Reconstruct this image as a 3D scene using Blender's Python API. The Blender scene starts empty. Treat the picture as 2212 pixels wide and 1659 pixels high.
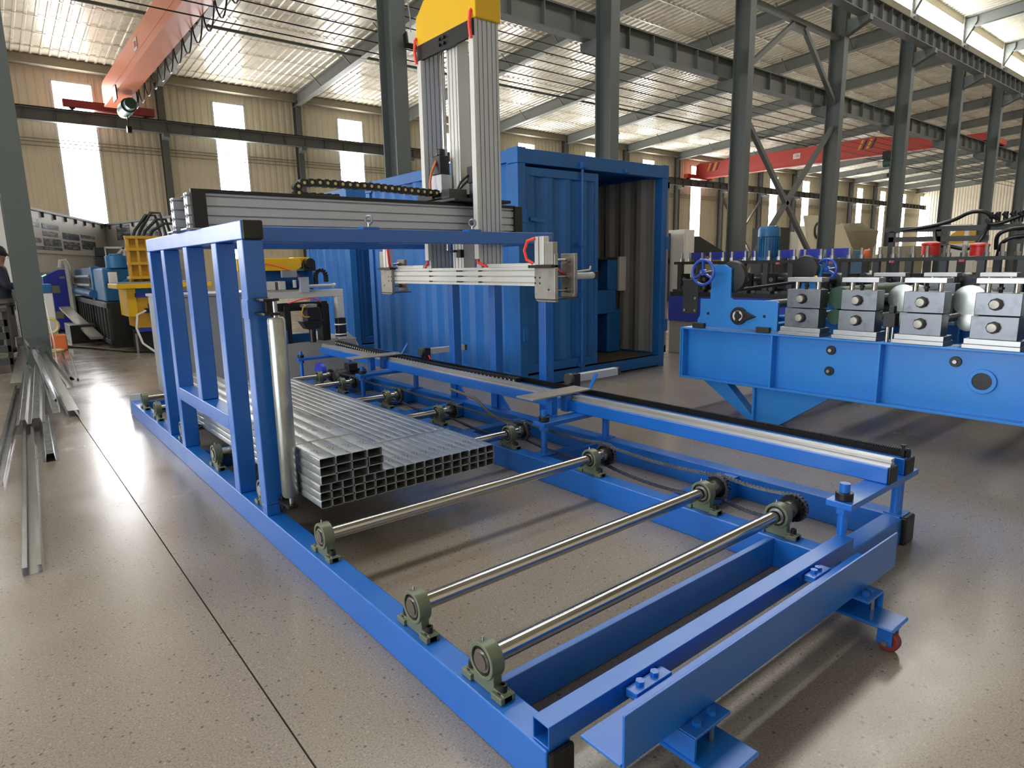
import bpy, math, random
from mathutils import Vector, Matrix
random.seed(7)
S = bpy.context.scene
C = S.collection
PI = math.pi

# ---------------------------------------------------------------- camera, world, lights, exposure
cd = bpy.data.cameras.new('camera')
cam = bpy.data.objects.new('camera', cd)
C.objects.link(cam)
cd.sensor_width = 36.0
cd.lens = 1388.19 / 2212 * 36.0
cd.clip_start, cd.clip_end = 0.05, 400
RM = [[0.77511864, 0.12943258, -0.61841596], [-0.63154723, 0.13019064, -0.76432879], [-0.01841708, 0.98300438, 0.18265598]]
cam.matrix_world = Matrix.Translation((0, 0, 1.38)) @ Matrix(RM).to_4x4()
S.camera = cam

w = bpy.data.worlds.new('world')
S.world = w
w.use_nodes = True
nt = w.node_tree
bg = nt.nodes['Background']
bg.inputs[0].default_value = (0.86, 0.93, 1.0, 1)
bg.inputs[1].default_value = 1.6

S.view_settings.view_transform = 'Standard'
S.view_settings.look = 'None'
S.view_settings.gamma = 1.0
S.view_settings.use_curve_mapping = False
S.view_settings.exposure = 0.0
S.cycles.use_denoising = True
S.cycles.max_bounces = 8
S.cycles.diffuse_bounces = 4
S.cycles.glossy_bounces = 4
S.cycles.sample_clamp_indirect = 6.0
S.cycles.caustics_reflective = False
S.cycles.caustics_refractive = False


def area(name, loc, rot, sx, sy, power, col):
    l = bpy.data.lights.new(name, 'AREA')
    l.shape = 'RECTANGLE'
    l.size, l.size_y = sx, sy
    l.energy = power
    l.color = col
    o = bpy.data.objects.new(name, l)
    o.location = loc
    o.rotation_euler = rot
    C.objects.link(o)
    return o


# daylight through the open goods door in the end wall; the rooflight strip and wall panels below give off their own
area('daylight_goods_door', (-11.8, 3.4, 2.9), (0, -PI / 2, 0), 5.4, 11.0, 1250, (0.93, 0.97, 1.0))


# ---------------------------------------------------------------- mesh helpers
class MB:
    def __init__(s):
        s.v, s.f, s.m = [], [], []

    def add(s, vs, fs, mi=0):
        o = len(s.v)
        s.v += [tuple(p) for p in vs]
        s.f += [tuple(i + o for i in f) for f in fs]
        s.m += [mi] * len(fs)
        return s

    def box(s, x0, x1, y0, y1, z0, z1, mi=0):
        return s.add([(x0, y0, z0), (x1, y0, z0), (x1, y1, z0), (x0, y1, z0), (x0, y0, z1), (x1, y0, z1), (x1, y1, z1), (x0, y1, z1)],
                     [(3, 2, 1, 0), (4, 5, 6, 7), (0, 1, 5, 4), (1, 2, 6, 5), (2, 3, 7, 6), (3, 0, 4, 7)], mi)

    def bar(s, p0, p1, wd, ht, up=(0, 0, 1), mi=0):
        p0, p1 = Vector(p0), Vector(p1)
        d = (p1 - p0).normalized()
        a = d.cross(Vector(up))
        if a.length < 1e-4:
            a = d.cross(Vector((0, 1, 0)))
        a.normalize()
        b = a.cross(d)
        a, b = a * wd / 2, b * ht / 2
        q = [p + i * a + j * b for p in (p0, p1) for i, j in ((-1, -1), (1, -1), (1, 1), (-1, 1))]
        return s.add(q, [(0, 1, 2, 3), (7, 6, 5, 4), (0, 4, 5, 1), (1, 5, 6, 2), (2, 6, 7, 3), (3, 7, 4, 0)], mi)

    @staticmethod
    def basis(p0, p1):
        d = (Vector(p1) - Vector(p0)).normalized()
        a = d.cross(Vector((0, 0, 1)) if abs(d.z) < 0.95 else Vector((1, 0, 0))).normalized()
        return d, a, d.cross(a)

    def cyl(s, p0, p1, r, n=16, r2=None, mi=0, cap=True):
        r2 = r if r2 is None else r2
        d, a, b = s.basis(p0, p1)
        q = []
        for p, rr in ((Vector(p0), r), (Vector(p1), r2)):
            q += [p + rr * (math.cos(t) * a + math.sin(t) * b) for t in (2 * PI * k / n for k in range(n))]
        f = [(k, (k + 1) % n, n + (k + 1) % n, n + k) for k in range(n)]
        if cap:
            f += [tuple(range(n - 1, -1, -1)), tuple(range(n, 2 * n))]
        return s.add(q, f, mi)

    def pipe(s, p0, p1, ro, ri, n=24, mi=0):
        d, a, b = s.basis(p0, p1)
        q = []
        for p, r in ((p0, ro), (p1, ro), (p1, ri), (p0, ri)):
            p = Vector(p)
            q += [p + r * (math.cos(2 * PI * k / n) * a + math.sin(2 * PI * k / n) * b) for k in range(n)]
        f = []
        for j in range(4):
            f += [(j * n + k, j * n + (k + 1) % n, ((j + 1) % 4) * n + (k + 1) % n, ((j + 1) % 4) * n + k) for k in range(n)]
        return s.add(q, f, mi)

    def prism(s, pts, ax, a, b, mi=0):
        n = len(pts)
        g = {'x': lambda t, u, v: (t, u, v), 'y': lambda t, u, v: (u, t, v), 'z': lambda t, u, v: (u, v, t)}[ax]
        q = [g(a, *p) for p in pts] + [g(b, *p) for p in pts]
        f = [(k, (k + 1) % n, n + (k + 1) % n, n + k) for k in range(n)] + [tuple(range(n - 1, -1, -1)), tuple(range(n, 2 * n))]
        return s.add(q, f, mi)

    def rtube(s, ax, a, b, u0, u1, v0, v1, t, mi=0):
        g = {'x': lambda k, u, v: (k, u, v), 'y': lambda k, u, v: (u, k, v), 'z': lambda k, u, v: (u, v, k)}[ax]
        o = [(u0, v0), (u1, v0), (u1, v1), (u0, v1)]
        i = [(u0 + t, v0 + t), (u1 - t, v0 + t), (u1 - t, v1 - t), (u0 + t, v1 - t)]
        q = [g(k, *p) for k, L in ((a, o), (b, o), (b, i), (a, i)) for p in L]
        f = []
        for j in range(4):
            f += [(j * 4 + k, j * 4 + (k + 1) % 4, ((j + 1) % 4) * 4 + (k + 1) % 4, ((j + 1) % 4) * 4 + k) for k in range(4)]
        return s.add(q, f, mi)

    def path(s, pts, r, n=8, mi=0, cap=True):
        pts = [Vector(p) for p in pts]
        q, prev = [], None
        for i, p in enumerate(pts):
            d = (pts[min(i + 1, len(pts) - 1)] - pts[max(i - 1, 0)]).normalized()
            a = prev - d * prev.dot(d) if prev is not None else d.cross(Vector((0, 0, 1)) if abs(d.z) < 0.9 else Vector((1, 0, 0)))
            a.normalize()
            prev = a
            b = d.cross(a)
            q += [p + r * (math.cos(2 * PI * k / n) * a + math.sin(2 * PI * k / n) * b) for k in range(n)]
        f = []
        for j in range(len(pts) - 1):
            f += [(j * n + k, j * n + (k + 1) % n, (j + 1) * n + (k + 1) % n, (j + 1) * n + k) for k in range(n)]
        if cap:
            e = (len(pts) - 1) * n
            f += [tuple(range(n - 1, -1, -1)), tuple(range(e, e + n))]
        return s.add(q, f, mi)

    def torus(s, c, axis, R, r, n=28, m=8, mi=0):
        c = Vector(c)
        d, a, b = s.basis((0, 0, 0), axis)
        q = []
        for i in range(n):
            e = math.cos(2 * PI * i / n) * a + math.sin(2 * PI * i / n) * b
            q += [c + (R + r * math.cos(2 * PI * j / m)) * e + r * math.sin(2 * PI * j / m) * d for j in range(m)]
        f = [(i * m + j, ((i + 1) % n) * m + j, ((i + 1) % n) * m + (j + 1) % m, i * m + (j + 1) % m) for i in range(n) for j in range(m)]
        return s.add(q, f, mi)

    def lathe(s, p0, axis, prof, n=20, mi=0):
        p0 = Vector(p0)
        d, a, b = s.basis((0, 0, 0), axis)
        q = []
        for h, r in prof:
            q += [p0 + d * h + r * (math.cos(2 * PI * k / n) * a + math.sin(2 * PI * k / n) * b) for k in range(n)]
        f = []
        for j in range(len(prof) - 1):
            f += [(j * n + k, j * n + (k + 1) % n, (j + 1) * n + (k + 1) % n, (j + 1) * n + k) for k in range(n)]
        e = (len(prof) - 1) * n
        f += [tuple(range(n - 1, -1, -1)), tuple(range(e, e + n))]
        return s.add(q, f, mi)

    def ball(s, c, rx, ry, rz, n=12, m=8, mi=0):
        q = [(c[0], c[1], c[2] - rz)]
        for j in range(1, m):
            t = PI * j / m
            q += [(c[0] + rx * math.sin(t) * math.cos(2 * PI * k / n), c[1] + ry * math.sin(t) * math.sin(2 * PI * k / n), c[2] - rz * math.cos(t)) for k in range(n)]
        q.append((c[0], c[1], c[2] + rz))
        f = [(0, 1 + (k + 1) % n, 1 + k) for k in range(n)]
        for j in range(m - 2):
            f += [(1 + j * n + k, 1 + j * n + (k + 1) % n, 1 + (j + 1) * n + (k + 1) % n, 1 + (j + 1) * n + k) for k in range(n)]
        L = len(q) - 1
        f += [(L, L - n + k, L - n + (k + 1) % n) for k in range(n)]
        return s.add(q, f, mi)

    def xf(s, mtx):
        s.v = [tuple(mtx @ Vector(p)) for p in s.v]
        return s


WORLD, MESH = {}, {}


def tag(o, label=None, cat=None, group=None, kind=None):
    for k, v in (('label', label), ('category', cat), ('group', group), ('kind', kind)):
        if v:
            o[k] = v
    return o


def thing(name, loc, label=None, cat=None, group=None, kind=None):
    o = bpy.data.objects.new(name, None)
    o.empty_display_size = 0.1
    C.objects.link(o)
    o.location = loc
    WORLD[o] = Vector(loc)
    return tag(o, label, cat, group, kind)


def obj(name, mb, mats, parent=None, bevel=0.0, smooth=True, kind=None, loc=None, key=None, rot=None, seg=2):
    """One mesh object. Without loc the mesh is given in world coordinates; with loc it is local and stands at loc."""
    if not isinstance(mats, (list, tuple)):
        mats = [mats]
    me = MESH.get(key) if key else None
    if parent is not None:
        pw = WORLD[parent]
    elif loc is None and mb is not None:
        xs, ys, zs = zip(*mb.v)
        pw = Vector(((min(xs) + max(xs)) / 2, (min(ys) + max(ys)) / 2, min(zs)))
    else:
        pw = Vector((0, 0, 0))
    if me is None:
        me = bpy.data.meshes.new(name)
        off = Vector((0, 0, 0)) if loc is not None else pw
        me.from_pydata([tuple(Vector(p) - off) for p in mb.v], [], mb.f)
        for m in mats:
            me.materials.append(m)
        me.polygons.foreach_set('material_index', mb.m)
        if smooth:
            me.polygons.foreach_set('use_smooth', [True] * len(me.polygons))
            me.set_sharp_from_angle(angle=math.radians(38))
        me.update()
        if key:
            MESH[key] = me
    o = bpy.data.objects.new(name, me)
    C.objects.link(o)
    if parent is not None:
        o.parent = parent
    if loc is not None:
        o.location = Vector(loc) - pw if parent is not None else Vector(loc)
        WORLD[o] = Vector(loc)
    else:
        o.location = (0, 0, 0) if parent is not None else pw
        WORLD[o] = pw
    if rot:
        o.rotation_euler = rot
    if bevel:
        b = o.modifiers.new('bevel', 'BEVEL')
        b.width = bevel
        b.segments = seg
        b.limit_method = 'ANGLE'
        b.angle_limit = math.radians(50)
        b.harden_normals = True
    if kind:
        o['kind'] = kind
    return o


def B(*a, mi=0):
    return MB().box(*a, mi=mi)


ORD = 'first second third fourth fifth sixth seventh eighth ninth tenth eleventh twelfth thirteenth fourteenth fifteenth sixteenth seventeenth eighteenth nineteenth twentieth'.split()


# ---------------------------------------------------------------- materials
def lin(h):
    h = h.lstrip('#')
    c = [int(h[i:i + 2], 16) / 255 for i in (0, 2, 4)]
    return [x / 12.92 if x <= 0.04045 else ((x + 0.055) / 1.055) ** 2.4 for x in c]


def mat(name, hexc, rough=0.5, metal=0.0, var=0.08, scale=6.0, bump=0.0, bscale=40.0, coat=0.0, rvar=0.0, spec=0.5, stretch=None, dirt=None, dscale=3.0):
    m = bpy.data.materials.new(name)
    m.use_nodes = True
    n, l = m.node_tree.nodes, m.node_tree.links
    p = n['Principled BSDF']
    c = lin(hexc)
    tc = n.new('ShaderNodeTexCoord')
    src = tc.outputs['Object']
    if stretch:
        mp = n.new('ShaderNodeMapping')
        mp.inputs['Scale'].default_value = stretch
        l.new(src, mp.inputs['Vector'])
        src = mp.outputs[0]
    nz = n.new('ShaderNodeTexNoise')
    nz.inputs['Scale'].default_value = scale
    nz.inputs['Detail'].default_value = 6
    l.new(src, nz.inputs['Vector'])
    mx = n.new('ShaderNodeMix')
    mx.data_type = 'RGBA'
    mx.inputs[6].default_value = [min(1, x * (1 - var)) for x in c] + [1]
    mx.inputs[7].default_value = [min(1, x * (1 + var)) for x in c] + [1]
    l.new(nz.outputs['Fac'], mx.inputs[0])
    out = mx.outputs[2]
    if dirt:
        n2 = n.new('ShaderNodeTexNoise')
        n2.inputs['Scale'].default_value = dscale
        n2.inputs['Detail'].default_value = 8
        n2.inputs['Roughness'].default_value = 0.7
        l.new(src, n2.inputs['Vector'])
        rp = n.new('ShaderNodeMapRange')
        rp.inputs[1].default_value, rp.inputs[2].default_value = 0.52, 0.75
        l.new(n2.outputs['Fac'], rp.inputs[0])
        m2 = n.new('ShaderNodeMix')
        m2.data_type = 'RGBA'
        m2.inputs[7].default_value = lin(dirt) + [1]
        l.new(rp.outputs[0], m2.inputs[0])
        l.new(out, m2.inputs[6])
        out = m2.outputs[2]
    l.new(out, p.inputs['Base Color'])
    p.inputs['Metallic'].default_value = metal
    p.inputs['Roughness'].default_value = rough
    p.inputs['Specular IOR Level'].default_value = spec
    p.inputs['Coat Weight'].default_value = coat
    p.inputs['Coat Roughness'].default_value = 0.26
    if rvar:
        mr = n.new('ShaderNodeMapRange')
        mr.inputs[3].default_value, mr.inputs[4].default_value = max(0.02, rough - rvar), min(1, rough + rvar)
        l.new(nz.outputs['Fac'], mr.inputs[0])
        l.new(mr.outputs[0], p.inputs['Roughness'])
    if bump:
        nb = n.new('ShaderNodeTexNoise')
        nb.inputs['Scale'].default_value = bscale
        nb.inputs['Detail'].default_value = 3
        l.new(src, nb.inputs['Vector'])
        bp = n.new('ShaderNodeBump')
        bp.inputs['Strength'].default_value = bump
        bp.inputs['Distance'].default_value = 0.004
        l.new(nb.outputs['Fac'], bp.inputs['Height'])
        l.new(bp.outputs[0], p.inputs['Normal'])
    return m


def emit(name, hexc, strength):
    m = bpy.data.materials.new(name)
    m.use_nodes = True
    p = m.node_tree.nodes['Principled BSDF']
    p.inputs['Base Color'].default_value = (0.8, 0.8, 0.8, 1)
    p.inputs['Emission Color'].default_value = lin(hexc) + [1]
    p.inputs['Emission Strength'].default_value = strength
    return m


M = {}
M['blue'] = mat('blue_machine_paint', '#1466c2', 0.34, var=0.10, scale=5, bump=0.06, bscale=120, coat=0.55, rvar=0.08)
M['cblue'] = mat('container_blue_paint', '#1d68b4', 0.5, var=0.10, scale=3, bump=0.12, bscale=30, dirt='#1a5b9c', dscale=2)
M['cblue2'] = mat('container_dark_blue_paint', '#175aa0', 0.5, var=0.1, scale=3)
M['lblue'] = mat('light_blue_machine_paint', '#2a84d8', 0.36, var=0.08, scale=4, bump=0.08, bscale=90, coat=0.2)
M['rblue'] = mat('royal_blue_paint', '#2f3fb4', 0.4, var=0.08)
M['wheel'] = mat('handwheel_blue_plastic', '#2c56c8', 0.25, var=0.05, coat=0.4)
M['oblue'] = mat('old_blue_paint', '#23689c', 0.45, var=0.2, scale=8, dirt='#1a3d5c')
M['green'] = mat('bearing_olive_paint', '#626c58', 0.38, var=0.12, scale=20, bump=0.2, bscale=160, coat=0.2)
M['black'] = mat('black_plastic', '#141416', 0.42, var=0.15)
M['bsteel'] = mat('blackened_steel', '#242322', 0.4, metal=0.6, var=0.3, scale=20, bump=0.2)
M['rubber'] = mat('black_hose_rubber', '#17161a', 0.35, var=0.2)
M['chrome'] = mat('ground_steel_shaft', '#b4b2b0', 0.15, metal=1.0, var=0.05, scale=3, rvar=0.03)
M['steel'] = mat('machined_steel', '#a4a5a6', 0.36, metal=1.0, var=0.12, scale=12, rvar=0.1, stretch=(1, 1, 3))
M['dsteel'] = mat('stand_block_steel', '#74787e', 0.36, metal=0.85, var=0.3, scale=9, rvar=0.1, dirt='#54565a', dscale=7)
M['gsteel'] = mat('grey_steel_plate', '#a8a49c', 0.45, metal=0.6, var=0.12, scale=14, dirt='#8a847a', dscale=9)
M['alu'] = mat('aluminium_profile', '#c2c7d0', 0.45, metal=0.3, var=0.05, scale=3, rvar=0.05)
M['aluw'] = mat('bright_aluminium_profile', '#dcdcd8', 0.38, metal=0.35, var=0.05, scale=4, rvar=0.06)
M['rail'] = mat('bright_rail_steel', '#d6d4cf', 0.30, metal=0.7, var=0.05)
M['galv'] = mat('galvanized_sheet', '#aab2b4', 0.30, metal=0.9, var=0.22, scale=60, rvar=0.10, dirt='#8e979a', dscale=18)
M['scrap'] = mat('galvanized_scrap', '#c3c6c8', 0.22, metal=1.0, var=0.15, scale=16, rvar=0.1)
M['roller'] = mat('galvanized_roller', '#9ea39f', 0.32, metal=0.85, var=0.22, scale=12, rvar=0.12, dirt='#c9cdc9', dscale=10, stretch=(2, 2, 0.5))
M['yellow'] = mat('yellow_paint', '#e9b912', 0.35, var=0.06, coat=0.2)
M['oyellow'] = mat('ochre_yellow_paint', '#cc9c30', 0.45, var=0.12, dirt='#b98a2a')
M['orange'] = mat('crane_orange_paint', '#d07a58', 0.42, var=0.08, scale=2)
M['red'] = mat('crane_red_paint', '#b23626', 0.45, var=0.08, scale=2)
M['tagred'] = mat('red_plastic', '#c4261d', 0.4, var=0.1)
M['hose'] = mat('red_air_hose', '#ff4a3c', 0.35, var=0.05)
M['dred'] = mat('dark_red_paint', '#7e2a2c', 0.5, var=0.1)
M['hgreen'] = mat('hoist_green_paint', '#1f4a40', 0.5, var=0.15)
M['rgreen'] = mat('dark_green_roll', '#1d4a34', 0.5, var=0.12)
M['col'] = mat('grey_column_paint', '#525958', 0.5, var=0.10, scale=3, dirt='#4a504f')
M['girder'] = mat('grey_girder_paint', '#5b5e5c', 0.55, var=0.12, scale=2)
M['rafter'] = mat('grey_rafter_paint', '#74766f', 0.55, var=0.08, scale=2)
M['wall'] = mat('cream_cladding', '#d8cfb8', 0.5, var=0.05, scale=0.6, dirt='#cbbf9f', dscale=0.4)
M['wall2'] = mat('cream_cladding_trim', '#8b8471', 0.6, var=0.05)
M['roof'] = mat('cream_roof_sheet', '#d2cbb6', 0.27, metal=0.12, var=0.06, scale=1.2, rvar=0.06)
M['white'] = mat('white_paint', '#d9d8d4', 0.5, var=0.06)
M['grey'] = mat('mid_grey_paint', '#8f949b', 0.5, var=0.06)
M['dgrey'] = mat('dark_grey_paint', '#3b3d40', 0.5, var=0.12)
M['soot'] = mat('black_steel_base', '#232526', 0.5, var=0.25, scale=9)
M['cgrey'] = mat('container_inner_grey', '#a3a19e', 0.55, var=0.08)
M['cfloor'] = mat('container_floor_steel', '#6a5f50', 0.7, var=0.15)
M['joint'] = mat('joint_filler', '#241f1c', 0.9)
M['brass'] = mat('brass', '#c79a45', 0.3, metal=0.9)
M['pink'] = mat('red_banner_cloth', '#b8607a', 0.7, var=0.05)
M['cable'] = mat('orange_cable', '#d8713c', 0.5)
M['skin'] = mat('skin', '#8f6656', 0.55)
M['hair'] = mat('black_hair', '#15120f', 0.5, bump=0.5, bscale=200)
M['jacket'] = mat('dark_jacket_cloth', '#1b202e', 0.8, var=0.2, scale=10)
M['jacket2'] = mat('dark_maroon_cloth', '#2f1f2a', 0.8, var=0.2, scale=10)
M['trouser'] = mat('khaki_trousers', '#5d564c', 0.8, var=0.15)
M['pane'] = emit('daylit_translucent_panel', '#fdfdff', 23)
M['clere'] = emit('daylit_clerestory_panel', '#f6fbff', 20)
M['rooflight'] = emit('daylit_rooflight', '#fffaf2', 7.0)
M['lamp'] = emit('lamp_glass', '#fffaf0', 3.0)
M['dot'] = mat('cream_plastic_pin', '#d8c890', 0.4)
M['led'] = emit('green_indicator', '#7dffb0', 1.2)


# ---------------------------------------------------------------- floor
def floor_mat():
    m = bpy.data.materials.new('polished_speckled_concrete')
    m.use_nodes = True
    n, l = m.node_tree.nodes, m.node_tree.links
    p = n['Principled BSDF']
    g = n.new('ShaderNodeNewGeometry')
    pos = g.outputs['Position']

    def noise(sc, det=5, rg=0.6):
        t = n.new('ShaderNodeTexNoise')
        t.inputs['Scale'].default_value = sc
        t.inputs['Detail'].default_value = det
        t.inputs['Roughness'].default_value = rg
        l.new(pos, t.inputs['Vector'])
        return t.outputs['Fac']

    def rng(s, a, b, c=0.0, d=1.0):
        r = n.new('ShaderNodeMapRange')
        for i, v in zip((1, 2, 3, 4), (a, b, c, d)):
            r.inputs[i].default_value = v
        l.new(s, r.inputs[0])
        return r.outputs[0]

    def mix(f, a, b):
        x = n.new('ShaderNodeMix')
        x.data_type = 'RGBA'
        for i, v in ((0, f), (6, a), (7, b)):
            if isinstance(v, (list, tuple)):
                x.inputs[i].default_value = list(v) + [1]
            else:
                l.new(v, x.inputs[i])
        return x.outputs[2]

    def speck(sc, thr):
        v = n.new('ShaderNodeTexVoronoi')
        v.inputs['Scale'].default_value = sc
        l.new(pos, v.inputs['Vector'])
        big = rng(v.outputs['Distance'], thr, thr * 0.6)
        sp = n.new('ShaderNodeSeparateColor')
        l.new(v.outputs['Color'], sp.inputs[0])
        return big, sp.outputs

    def mul(a, b):
        x = n.new('ShaderNodeMath')
        x.operation = 'MULTIPLY'
        l.new(a, x.inputs[0])
        l.new(b, x.inputs[1])
        return x.outputs[0]
    base = mix(rng(noise(0.55, 6), 0.3, 0.7), lin('#867d73'), lin('#9c9388'))
    base = mix(rng(noise(5, 8, 0.7), 0.35, 0.75), base, lin('#8f867c'))
    grain = mix(rng(noise(150, 3), 0.38, 0.62), lin('#766e64'), lin('#a39a8f'))
    x = n.new('ShaderNodeMix')
    x.data_type = 'RGBA'
    x.inputs[0].default_value = 0.5
    l.new(base, x.inputs[6])
    l.new(grain, x.inputs[7])
    base = x.outputs[2]
    f1, c1 = speck(46, 0.3)
    base = mix(mul(f1, rng(c1[0], 0.8, 0.86, 0, 0.7)), base, lin('#4f463f'))
    f2, c2 = speck(95, 0.3)
    base = mix(mul(f2, rng(c2[1], 0.6, 0.7, 0, 0.6)), base, lin('#5a5048'))
    f3, c3 = speck(55, 0.26)
    base = mix(mul(f3, rng(c3[2], 0.93, 0.95, 0, 0.45)), base, lin('#b5ad9f'))
    l.new(base, p.inputs['Base Color'])
    l.new(rng(noise(1.3, 8, 0.65), 0.3, 0.7, 0.13, 0.30), p.inputs['Roughness'])
    p.inputs['Specular IOR Level'].default_value = 0.55
    b = n.new('ShaderNodeBump')
    b.inputs['Strength'].default_value = 0.05
    b.inputs['Distance'].default_value = 0.02
    l.new(noise(2.2, 4), b.inputs['Height'])
    l.new(b.outputs[0], p.inputs['Normal'])
    return m


M['floor'] = floor_mat()
fl = thing('floor', (0, 0, 0), kind='structure')
obj('joint_filler', B(-40, 110, -12, 34, -0.06, -0.012), M['joint'], fl)
xs = [-40, -23.45, -17.45, -11.45, -5.45, 0.55, 6.55, 12.55, 18.55, 24.55, 36.55, 60.55, 110]
ys = [-12, -6.05, -0.05, 5.95, 11.95, 17.95, 34]
for i in range(len(xs) - 1):
    for j in range(len(ys) - 1):
        obj('slab', B(xs[i] + .003, xs[i + 1] - .003, ys[j] + .0022, ys[j + 1] - .0022, -0.03, 0), M['floor'], fl)


# ---------------------------------------------------------------- building shell
def rib_sheet(length, width, pitch=0.3, h=0.03, top=0.07, base=0.17, thick=0.0):
    """Sheet in local coordinates: x across the ribs (0..width), y along them (0..length), ribs towards -z."""
    mb = MB()
    pr = [(0, 0)]
    x = pitch / 2
    while x < width - 0.02:
        for dx, z in ((-base / 2, 0), (-top / 2, -h), (top / 2, -h), (base / 2, 0)):
            if 0 < x + dx < width:
                pr.append((x + dx, z))
        x += pitch
    pr.append((width, 0))
    k = len(pr)
    q = [(a, 0, b) for a, b in pr] + [(a, length, b) for a, b in pr]
    mb.add(q, [(i, i + 1, k + i + 1, k + i) for i in range(k - 1)])
    return mb


YW = 32.5
wf = thing('wall_far', (0, YW, 0), kind='structure')
RX = Matrix.Rotation(PI / 2, 4, 'X')
big = rib_sheet(9.5, 4.6).xf(Matrix.Translation((0, 0, 0)) @ RX)
low = rib_sheet(1.8, 1.4).xf(RX)
top = rib_sheet(0.6, 1.4).xf(RX)
wins = thing('window_1', (0, YW, 0), kind='structure')
for k in range(-3, 16):
    cx = 3.8 + 6 * k
    obj('wall_panel', big, M['wall'], wf, loc=(cx + 0.7, YW, 0), key='wall_big', smooth=False)
    obj('wall_panel', low, M['wall'], wf, loc=(cx - 0.7, YW, 0), key='wall_low', smooth=False)
    obj('wall_panel', top, M['wall'], wf, loc=(cx - 0.7, YW, 8.9), key='wall_top', smooth=False)
    mb = MB().box(cx - 0.7, cx + 0.7, YW + 0.02, YW + 0.04, 1.8, 8.9)
    obj('window_pane', mb, M['pane'], wins)
    fr = MB()
    for x in (cx - 0.7, cx + 0.7):
        fr.box(x - .04, x + .04, YW - .05, YW + .02, 1.8, 8.9)
    fr.box(cx - .7, cx + .7, YW - .05, YW + .02, 8.86, 8.94)
    obj('window_frame', fr, M['white'], wins)
mb = MB()
for z in (6.35, 6.5, 6.62):
    mb.cyl((-14, YW - .06, z), (94, YW - .06, z), 0.02, 6)
obj('trim_1', mb, M['wall2'], kind='structure')
mb = B(-14.3, 94, YW - 0.5, YW - 0.1, 9.3, 9.62)
obj('trim_2', mb, M['wall2'], kind='structure')

# end wall far along the hall, in line with both bays
we = thing('wall_end', (94, 0, 0), kind='structure')
RZ = Matrix.Rotation(-PI / 2, 4, 'Z')
for k in range(7):
    s = rib_sheet(12.5, 6.0).xf(Matrix.Rotation(PI / 2, 4, 'Z').inverted() @ RX)
    obj('wall_panel', s, M['wall'], we, loc=(94, YW - 6 * k, 0), key='wall_end', smooth=False)
# wall behind the camera and the end wall on the camera's left, with its open goods door
wn = thing('wall_near', (0, -9.5, 0), kind='structure')
s = rib_sheet(12.2, 6.0).xf(Matrix.Rotation(PI, 4, 'Z') @ RX)
for k in range(18):
    obj('wall_panel', s, M['wall'], wn, loc=(-8 + 6 * k, -9.5, 0), key='wall_near', smooth=False)
wl = thing('wall_left', (-14.3, 0, 0), kind='structure')
s = rib_sheet(6.3, 6.0).xf(Matrix.Rotation(PI / 2, 4, 'Z') @ RX)
for y in (-9.5, -3.5, 2.5, 8.5, 14.5, 20.5, 26.5):
    obj('wall_panel', s, M['wall'], wl, loc=(-14.3, y, 6.0), key='wall_l_up', smooth=False)
s = rib_sheet(6.0, 6.0).xf(Matrix.Rotation(PI / 2, 4, 'Z') @ RX)
for y in (-9.5, 9.5, 15.5, 21.5, 27.0):
    obj('wall_panel', s, M['wall'], wl, loc=(-14.3, y, 0), key='wall_l_lo', smooth=False)


def hcol(mb, x, y, z0, z1, dx, dy, tf=0.03, tw=0.02):
    """H column: flanges face -y and +y, web along y."""
    mb.box(x - dx, x + dx, y - dy, y - dy + tf, z0, z1)
    mb.box(x - dx, x + dx, y + dy - tf, y + dy, z0, z1)
    mb.box(x - tw, x + tw, y - dy + tf, y + dy - tf, z0, z1)
    return mb


YC = 11.7
CX = [0.5 if k == 0 else 0.65 + 6.02 * k for k in range(-2, 16)]
for i, x in enumerate(CX):
    t = thing('column', (x, YC, 0), kind='structure')
    mb = hcol(MB(), x, YC, 0.02, 11.0, 0.155, 0.26)
    obj('shaft', mb, M['col'], t)
    obj('base_plate', B(x - .2, x + .2, YC - .3, YC + .3, 0, .03), M['col'], t)
    br = MB()
    br.prism([(YC + .26, 6.4), (YC + .26, 6.85), (YC + .80, 6.85), (YC + .80, 6.67)], 'x', x - .14, x + .14)
    br.prism([(YC - .26, 9.05), (YC - .26, 9.58), (YC - 1.05, 9.58), (YC - 1.05, 9.40)], 'x', x - .12, x + .12)
    obj('bracket', br, M['col'], t)
for k in range(-2, 15):
    x = 0.9 + 6 * k
    t = thing('wall_column', (x, YW - .35, 0), kind='structure')
    obj('shaft', hcol(MB(), x, YW - .36, 0, 9.3, 0.13, 0.2), M['girder'], t)
    br = MB().prism([(YW - .56, 6.9), (YW - .56, 7.15), (YW - .95, 7.15), (YW - .95, 7.0)], 'x', x - .12, x + .12)
    obj('bracket', br, M['girder'], t)


def igirder(name, x0, x1, y, z0, z1, wd, m, pitch=1.0, stiff=True):
    t = thing(name, ((x0 + x1) / 2, y, z0), kind='structure')
    mb = MB().box(x0, x1, y - wd, y + wd, z0, z0 + .03).box(x0, x1, y - wd, y + wd, z1 - .03, z1).box(x0, x1, y - .012, y + .012, z0 + .03, z1 - .03)
    obj('web', mb, m, t)
    if stiff:
        st = B(-.01, .01, -wd * .9, wd * .9, z0 + .03, z1 - .03)
        x, n = x0 + pitch, 0
        while x < x1 and n < 110:
            obj('stiffener', st, m, t, loc=(x, y, 0), key='stiff_%s' % name)
            x += pitch
            n += 1
    return t


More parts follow.
